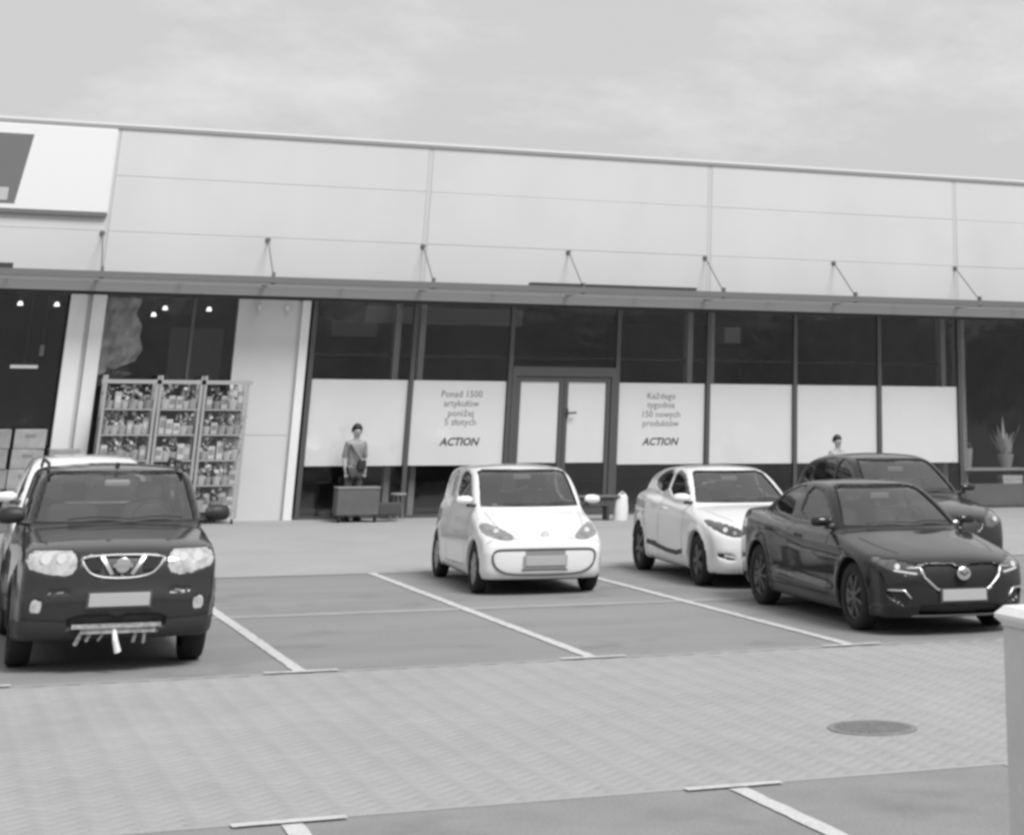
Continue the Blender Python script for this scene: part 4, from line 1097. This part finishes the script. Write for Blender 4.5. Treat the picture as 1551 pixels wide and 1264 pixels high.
def suv_details(root, strip, ring, disc, hit):
    ring('grille_surround', chaikin([(-.35, .955), (-.35, .89), (-.23, .77), (.23, .77), (.35, .89), (.35, .955)], 2), 'front', .012, mat('satin_chrome', .42, .35, metal=.7), off=.004)
    for sx in (-1, 1):
        strip('grille_bar', [(sx * .19, .955), (sx * .085, .80)], 'front', .032, MATS['satin_chrome'], off=.008)
        strip('grille_opening', [(sx * .32, .885), (sx * .18, .885)], 'front', .10, gap_m, off=.003)
        disc('headlight_bulb', sx * .66, .93, .05, bulb_m, off=.008)
        disc('headlight_bulb', sx * .53, .93, .045, bulb_m, off=.008)
        q = MB(); q.tube([(sx * .65, 2.0, 1.60), (sx * .65, 2.2, 1.67), (sx * .65, 3.4, 1.68), (sx * .65, 3.7, 1.60)], .016, 8); q.build('roof_rail', black_pl, root, True)
        for k in (0,): strip('fender_lip', [(sx * .44, .43), (sx * .84, .46)], 'front', .012, gap_m)
    bd = disc('badge', 0, .875, .065, chrome, off=.012)
    l, n = hit('front', 0, .875)
    MB().box(-.085, .085, l.y - .03, l.y - .012, .860, .890).build('badge_bar', mat('badge_bar', .45, .3, metal=.6), bd)
    door_lines(strip, [[(1.52, .50), (1.48, 1.12)], [(2.49, .45), (2.49, 1.14)], [(3.40, 1.16), (3.42, .85), (3.2, .62)], [(.86, 1.06), (1.25, 1.10)]], gap_m)
    # battered skid plate and towing eye
    q = MB(); q.box(-.38, .38, -.05, .02, .375, .405); q.box(-.30, .34, -.03, .10, .33, .375)
    sk_ = q.build('skid_plate', mat('scuffed_metal', .34, .6, noise=.6, nscale=18, metal=.2), root)
    for (xa, za, xb, zb2, rr) in ((-.28, .36, -.33, .24, .02), (-.20, .36, -.24, .27, .018), (.18, .36, .16, .25, .016), (.25, .36, .25, .24, .016), (-.10, .34, -.14, .27, .014), (.30, .37, .36, .33, .015)):
        MB().tube([(xa, -.01, za), (xb, .02, zb2)], rr, 6).build('bent_bracket', mat('scuffed_metal', .34, .6), sk_)
    MB().tube([(-.015, -.02, .36), (.0, -.06, .28), (.035, -.05, .18)], [.018, .024, .03], 8).build('towing_eye', mat('tow_white', .85, .4), sk_)
    box('antenna_base', black_pl, root, -.02, .02, 2.02, 2.08, 1.62, 1.68, ch=.005)
    for sx in (-.5, .1):
        pass
    box('dash_tray', mat('dash_pale', .45, .6), root, -.02, .30, 1.52, 1.64, 1.13, 1.15, ch=.005)
SUV['details'] = suv_details

UP = dict(  # very small white hatchback
    L=3.54, W=1.645, H=1.485, wb=2.42, fo=.585, R=.29, Ra=.335, tw=.17, h=.019, paint=white_paint,
    body=[(.09, .17), (.02, .24), (.0, .36), (.0, .54), (.03, .64), (.10, .71), (.30, .80), (.55, .885), (.80, .955), (.95, .99), (1.3, 1.0), (2.6, 1.02), (3.35, 1.05), (3.47, .95), (3.52, .70), (3.54, .45), (3.50, .25), (3.40, .18), (1.8, .16), (.4, .16)],
    cabin=[(.66, .4), (.70, .88), (.98, 1.10), (1.35, 1.36), (1.55, 1.435), (1.9, 1.478), (2.4, 1.48), (3.0, 1.445), (3.28, 1.39), (3.44, 1.05), (3.46, .4)],
    plan=[(0, .86), (.06, .91), (.2, .955), (.45, .985), (.9, 1.0), (2.8, 1.0), (3.3, .94), (3.54, .82)],
    sect=[(.15, .95), (.3, .985), (.5, 1.0), (.7, .985), (.85, .955), (.98, .91), (1.1, .86)],
    cplan=[(.7, .95), (1.3, 1.0), (2.4, 1.0), (3.4, .90)], cab_w=(.75, .63, .98, 1.485), nose=.13, wrap=.16, crown=.06, flare=.018, kb=.09, kc=.07,
    ws=[(.655, .995), (.65, 1.03), (.595, 1.39), (.53, 1.415)], xm=1.75, rw=[(.6, 1.08), (.5, 1.36)], xr=3.1, floor=.42,
    side_win=[[(1.18, 1.03), (1.5, 1.26), (1.72, 1.37), (2.25, 1.40), (2.25, 1.03)], [(2.33, 1.03), (2.33, 1.40), (2.85, 1.37), (3.15, 1.20), (3.1, 1.10)]],
    front=[('headlight', [(.40, .66), (.46, .63), (.62, .65), (.75, .70), (.76, .80), (.68, .815), (.56, .765), (.43, .70)], .62, .025, .005, mat('lens_grey', .27, .08, metal=.3, coat=1, noise=.5, nscale=14), None),
           ],
    mirror=(1.02, 1.05), mirror_w=.12, plate=(.40, .26, .055), holder_m=mat('holder_grey', .33, .6), rvm=(1.48, 1.30), rim=cap_m, spokes=7, spoke_w=.2, glass=car_glass)
def up_details(root, strip, ring, disc, hit):
    sm = chaikin([(-.66, .52), (-.67, .40), (-.60, .30), (-.42, .24), (.42, .24), (.60, .30), (.67, .40), (.66, .52), (.5, .535), (-.5, .535)], 2)
    ring('intake_surround', sm, 'front', .014, mat('dark_trim', .07, .5), off=.004)
    disc('badge', 0, .69, .055, chrome, off=.010)
    for sx in (-1, 1): strip('bonnet_gap', [(sx * .63, .88), (sx * .60, .55), (sx * .56, .34)], 'top', .008, gap_w)
    for sx in (-1, 1): strip('bumper_gap', [(sx * .74, .60), (sx * .66, .64)], 'front', .008, gap_w)
    strip('centre_intake', [(-.26, .49), (.26, .49)], 'front', .055, mat('intake_mid', .25, .5), off=.003)
    strip('lower_centre', [(-.30, .27), (.30, .27)], 'front', .07, mat('intake_mid', .25, .5), off=.003)
    strip('bumper_line', [(-.42, .655), (-.08, .645)], 'front', .008, gap_w); strip('bumper_line', [(.08, .645), (.42, .655)], 'front', .008, gap_w)
    for sx in (-1, 1):
        disc('headlight_bulb', sx * .60, .735, .035, bulb_m, off=.008)
    door_lines(strip, [[(1.12, .30), (1.08, 1.0)], [(2.29, .28), (2.31, 1.0)], [(1.12, .30), (2.29, .28)]], gap_w)
    box('dash_tray', mat('dash_pale', .45, .6), root, -.50, -.36, .98, 1.05, .985, 1.02, ch=.005)
UP['details'] = up_details

SEDAN = dict(  # dark fastback sedan
    L=4.80, W=1.84, H=1.45, wb=2.80, fo=.90, R=.335, Ra=.385, tw=.215, h=.02, paint=dark_paint,
    body=[(.12, .17), (.05, .22), (.01, .34), (.0, .52), (.02, .66), (.08, .735), (.30, .80), (.75, .875), (1.15, .935), (1.38, .975), (1.7, .985), (2.8, .99), (3.6, 1.02), (4.2, 1.06), (4.60, 1.075), (4.72, 1.04), (4.76, .80), (4.80, .55), (4.74, .28), (4.6, .19), (2.4, .16), (.5, .16)],
    cabin=[(1.18, .4), (1.25, .90), (1.65, 1.14), (2.05, 1.34), (2.3, 1.415), (2.65, 1.445), (3.0, 1.435), (3.4, 1.37), (3.8, 1.25), (4.18, 1.08), (4.25, .9), (4.2, .4)],
    plan=[(0, .76), (.08, .85), (.3, .935), (.6, .98), (1.0, 1.0), (3.5, 1.0), (4.2, .965), (4.80, .80)],
    sect=[(.15, .94), (.3, .975), (.5, .995), (.7, 1.0), (.85, .985), (.95, .945), (1.05, .90), (1.15, .85)],
    cplan=[(1.2, .95), (1.9, 1.0), (3.0, .99), (4.3, .84)], cab_w=(.80, .575, .97, 1.45), nose=.30, wrap=.26, crown=.06, flare=.03, kb=.055, kc=.07,
    crease=[([(.9, .78), (2.2, .80), (3.2, .90), (4.4, .93)], .03, .04), ([(1.3, .34), (3.4, .40)], .025, .05)],
    ws=[(.70, .995), (.69, 1.02), (.53, 1.36), (.46, 1.385)], xm=2.35, rw=[(.55, 1.12), (.46, 1.32)], xr=3.4, floor=.42,
    side_win=[[(1.72, 1.02), (2.05, 1.22), (2.30, 1.33), (2.72, 1.37), (2.72, 1.01)], [(2.80, 1.02), (2.80, 1.37), (3.15, 1.34), (3.60, 1.22), (3.72, 1.07)]],
    front=[('grille', [(.0, .40), (.0, .695), (.49, .69), (.46, .58), (.34, .45), (.2, .40)], .4, .035, .030, mat('grille_mesh', .006, .7, noise=.5, nscale=40), None),
           ('headlight', [(.475, .655), (.50, .59), (.66, .60), (.84, .68), (.86, .745), (.74, .735), (.58, .70)], .75, .03, .006, lens_dark, None),
           ('fog_recess', [(.60, .30), (.58, .38), (.66, .44), (.80, .44), (.80, .40), (.70, .32)], .6, .04, .035, black_pl, None),
           ('lower_intake', [(.0, .20), (.0, .30), (.45, .30), (.50, .24), (.45, .20)], .4, .05, .045, black_pl, None)],
    mirror=(1.68, 1.02), mirror_w=.15, plate=(.40, .26, .055), rvm=(2.10, 1.25), rim=mat('sedan_alloy', .14, .35, metal=.6), spokes=8, spoke_w=.10, glass=car_glass)
def sedan_details(root, strip, ring, disc, hit):
    ring('chrome_wing', [(-.62, .655), (-.48, .66), (-.44, .57), (-.31, .46), (-.2, .425), (.2, .425), (.31, .46), (.44, .57), (.48, .66), (.62, .655)], 'front', .014, chrome, closed=False, off=.006)
    b_ = disc('badge', 0, .605, .08, chrome, off=.03, rz_=.8)
    l, n = hit('front', 0, .605)
    MB().tube([(-.05, l.y - .055, .625), (0, l.y - .06, .59), (.05, l.y - .055, .625)], .008, 6).build('badge_wing', dark_steel, b_)
    for sx in (-1, 1):
        disc('headlight_bulb', sx * .70, .67, .032, bulb_m, off=.006)
        strip('running_light', [(sx * .52, .605), (sx * .74, .635)], 'front', .016, bulb_m, off=.006)
        ring('fog_chrome', [(sx * .58, .37), (sx * .65, .445), (sx * .80, .45)], 'front', .012, chrome, closed=False, off=.006)
    for sx in (-1, 1): strip('bonnet_gap', [(sx * .70, 1.15), (sx * .66, .75), (sx * .58, .42)], 'top', .008, gap_m)
    strip('chin_trim', [(-.55, .20), (.55, .20)], 'front', .02, mat('chin_grey', .3, .5), off=.004)
    door_lines(strip, [[(1.58, .30), (1.55, .72), (1.62, .97)], [(2.76, .28), (2.76, .98)], [(3.52, .62), (3.72, .82), (3.76, 1.02)], [(1.58, .30), (3.3, .30)]], gap_m)
    for side in (-1, 1):
        strip('window_trim', [(1.68, 1.0), (2.75, .995), (3.74, 1.045)], 'side', .02, mat('trim_satin', .3, .3, metal=.6), side, off=.004)
        for xh in (2.45, 3.42):
            l, n = hit('side', xh, .86, side)
            MB().tube([(l.x, xh - .09, .865), (l.x + side * .035, xh - .07, .87), (l.x + side * .035, xh + .07, .87), (l.x, xh + .09, .865)], .012, 6).build('door_handle', dark_paint, root, True)
SEDAN['details'] = sedan_details

HATCH = dict(  # curvy white supermini
    L=4.06, W=1.73, H=1.45, wb=2.59, fo=.84, R=.315, Ra=.365, tw=.20, h=.02, paint=white_paint,
    body=[(.10, .17), (.03, .23), (.0, .35), (.0, .52), (.03, .66), (.10, .745), (.35, .84), (.75, .915), (1.10, .965), (1.3, .99), (2.2, 1.02), (3.2, 1.08), (3.85, 1.10), (3.98, 1.0), (4.02, .8), (4.06, .5), (4.0, .27), (3.9, .19), (2.0, .17), (.5, .16)],
    cabin=[(1.0, .4), (1.05, .90), (1.42, 1.12), (1.85, 1.34), (2.05, 1.405), (2.4, 1.447), (2.9, 1.435), (3.4, 1.38), (3.72, 1.30), (3.92, 1.08), (3.95, .4)],
    plan=[(0, .76), (.08, .86), (.3, .94), (.6, .98), (1.0, 1.0), (3.2, 1.0), (3.8, .94), (4.06, .80)],
    sect=[(.15, .94), (.3, .97), (.45, .985), (.65, 1.0), (.8, .985), (.92, .95), (1.05, .91), (1.15, .86)],
    cplan=[(1.1, .95), (1.8, 1.0), (2.9, .97), (3.9, .84)], cab_w=(.765, .57, .99, 1.45), nose=.30, wrap=.24, crown=.06, flare=.03, kb=.09, kc=.07,
    crease=[([(2.6, .95), (3.4, .98), (3.9, .98)], .03, .09)],
    ws=[(.67, 1.0), (.66, 1.03), (.53, 1.35), (.46, 1.38)], xm=2.1, rw=[(.55, 1.15), (.46, 1.33)], xr=3.5, floor=.42,
    side_win=[[(1.50, 1.03), (1.85, 1.24), (2.08, 1.34), (2.48, 1.38), (2.48, 1.05)], [(2.55, 1.06), (2.55, 1.38), (2.95, 1.36), (3.35, 1.24), (3.28, 1.12)]],
    front=[('headlight', [(.44, .64), (.45, .70), (.58, .76), (.80, .82), (.80, .74), (.70, .66), (.55, .625)], .75, .03, .006, lens_dark, None),
           ('grille', [(.0, .60), (.0, .72), (.40, .70), (.42, .64), (.2, .60)], .3, .03, .025, black_pl, None),
           ('lower_intake', [(.0, .24), (.0, .46), (.38, .44), (.45, .34), (.42, .24)], .3, .04, .035, black_pl, None),
           ('fog_recess', [(.56, .33), (.56, .41), (.76, .45), (.76, .38)], .5, .04, .03, black_pl, None)],
    mirror=(1.40, 1.04), mirror_w=.13, plate=(.40, .26, .055), rvm=(1.90, 1.25), rim=rim_dark, spokes=5, spoke_w=.2, glass=car_glass)
def hatch_details(root, strip, ring, disc, hit):
    disc('badge', 0, .67, .085, chrome, off=.02)
    for sx in (-1, 1): strip('bonnet_gap', [(sx * .66, 1.05), (sx * .60, .70), (sx * .50, .35)], 'top', .008, gap_w)
    for sx in (-1, 1):
        disc('headlight_bulb', sx * .66, .71, .035, bulb_m, off=.006); disc('headlight_bulb', sx * .56, .675, .025, bulb_m, off=.006)
        strip('running_light', [(sx * .56, .385), (sx * .70, .41)], 'front', .025, bulb_m, off=.0)
    door_lines(strip, [[(1.46, .30), (1.42, 1.0)], [(2.51, .28), (2.52, 1.02)], [(3.1, .62), (3.32, .9), (3.34, 1.08)]], gap_w)
    for side in (-1, 1):
        strip('sill_trim', chaikin([(1.35, .40), (1.8, .33), (3.0, .42), (3.0, .41)], 1)[:-1], 'side', .06, grey_pl, side, off=.006)
        l, n = hit('side', 2.3, .88, side)
        MB().tube([(l.x, 2.2, .88), (l.x + side * .035, 2.23, .885), (l.x + side * .035, 2.37, .885), (l.x, 2.40, .88)], .012, 6).build('door_handle', white_paint, root, True)
HATCH['details'] = hatch_details

CROSS = dict(SEDAN)   # dark crossover behind the sedan
CROSS.update(L=4.35, W=1.80, H=1.62, wb=2.63, fo=.86, R=.345, Ra=.40, h=.024, paint=suv_paint, clad_z=.36,
    body=[(.10, .22), (.02, .32), (.0, .46), (.0, .66), (.04, .82), (.12, .90), (.40, .98), (.80, 1.04), (1.15, 1.08), (1.35, 1.10), (2.4, 1.12), (3.4, 1.15), (4.1, 1.17), (4.24, 1.1), (4.30, .85), (4.35, .6), (4.28, .32), (4.15, .24), (2.2, .22), (.5, .22)],
    cabin=[(1.02, .5), (1.08, 1.0), (1.45, 1.25), (1.88, 1.48), (2.1, 1.565), (2.5, 1.615), (3.0, 1.61), (3.6, 1.55), (3.95, 1.47), (4.18, 1.2), (4.2, .5)],
    plan=[(0, .76), (.08, .86), (.3, .94), (.6, .98), (1.0, 1.0), (3.4, 1.0), (4.0, .95), (4.35, .82)],
    sect=[(.2, .95), (.4, .985), (.6, 1.0), (.85, .99), (1.0, .96), (1.12, .915), (1.25, .86)],
    cplan=[(1.1, .95), (1.9, 1.0), (3.0, .98), (4.2, .86)], cab_w=(.79, .60, 1.11, 1.62), nose=.28, wrap=.24, crease=[],
    ws=[(.69, 1.125), (.68, 1.16), (.56, 1.51), (.49, 1.535)], xm=2.2, rw=[(.55, 1.25), (.48, 1.48)], xr=3.6, floor=.5,
    side_win=[[(1.55, 1.14), (1.88, 1.36), (2.12, 1.48), (2.50, 1.53), (2.50, 1.15)], [(2.58, 1.15), (2.58, 1.53), (3.0, 1.52), (3.40, 1.45), (3.45, 1.18)], [(3.53, 1.2), (3.50, 1.42), (3.8, 1.34), (3.88, 1.24)]],
    front=[('headlight', [(.48, .74), (.50, .84), (.66, .90), (.82, .93), (.80, .82), (.66, .75)], .7, .03, .006, lens_dark, None),
           ('grille', [(.0, .68), (.0, .82), (.42, .82), (.40, .72), (.3, .68)], .3, .03, .02, black_pl, None),
           ('lower_intake', [(.0, .32), (.0, .52), (.50, .50), (.55, .36), (.5, .32)], .3, .04, .03, black_pl, None)],
    mirror=(1.45, 1.16), plate=(.56, .26, .055), rvm=(1.95, 1.38), rim=rim_m, spokes=5, spoke_w=.16)
def cross_details(root, strip, ring, disc, hit):
    disc('badge', 0, .76, .07, chrome, off=.02)
    for sx in (-1, 1):
        disc('headlight_bulb', sx * .68, .83, .035, bulb_m, off=.006)
    door_lines(strip, [[(1.5, .45), (1.46, 1.08)], [(2.54, .42), (2.54, 1.12)]], gap_m)
CROSS['details'] = cross_details

WHITE2 = dict(CROSS); WHITE2.update(h=.026, ws=[(.69, 1.125), (.68, 1.16), (.61, 1.37), (.54, 1.39)], paint=white_paint, clad_z=0.0)

build_car(SUV, (2.03, 18.90, 0), -.02, 'dark grey boxy off-roader with round fog lamps parked at the left', 'parked_car')
build_car(UP, (7.73, 24.3, 0), -.055, 'small white hatchback with a smiling dark bumper outline, alone in its bay', 'parked_car')
build_car(SEDAN, (10.62, 18.68, 0), -.04, 'dark sedan with wide chrome edged grille parked at the right', 'parked_car')
build_car(HATCH, (10.86, 24.05, 0), -.045, 'white curvy hatchback with dark alloy wheels half hidden by the dark sedan', 'parked_car')
build_car(CROSS, (13.22, 23.4, 0), -.05, 'tall dark crossover parked behind the dark sedan at the right', 'parked_car')
w2 = build_car(WHITE2, (2.2, 23.9, 0), .0, 'white car mostly hidden behind the dark boxy off-roader', 'parked_car')
w2.scale = (1, 1, 1.0)
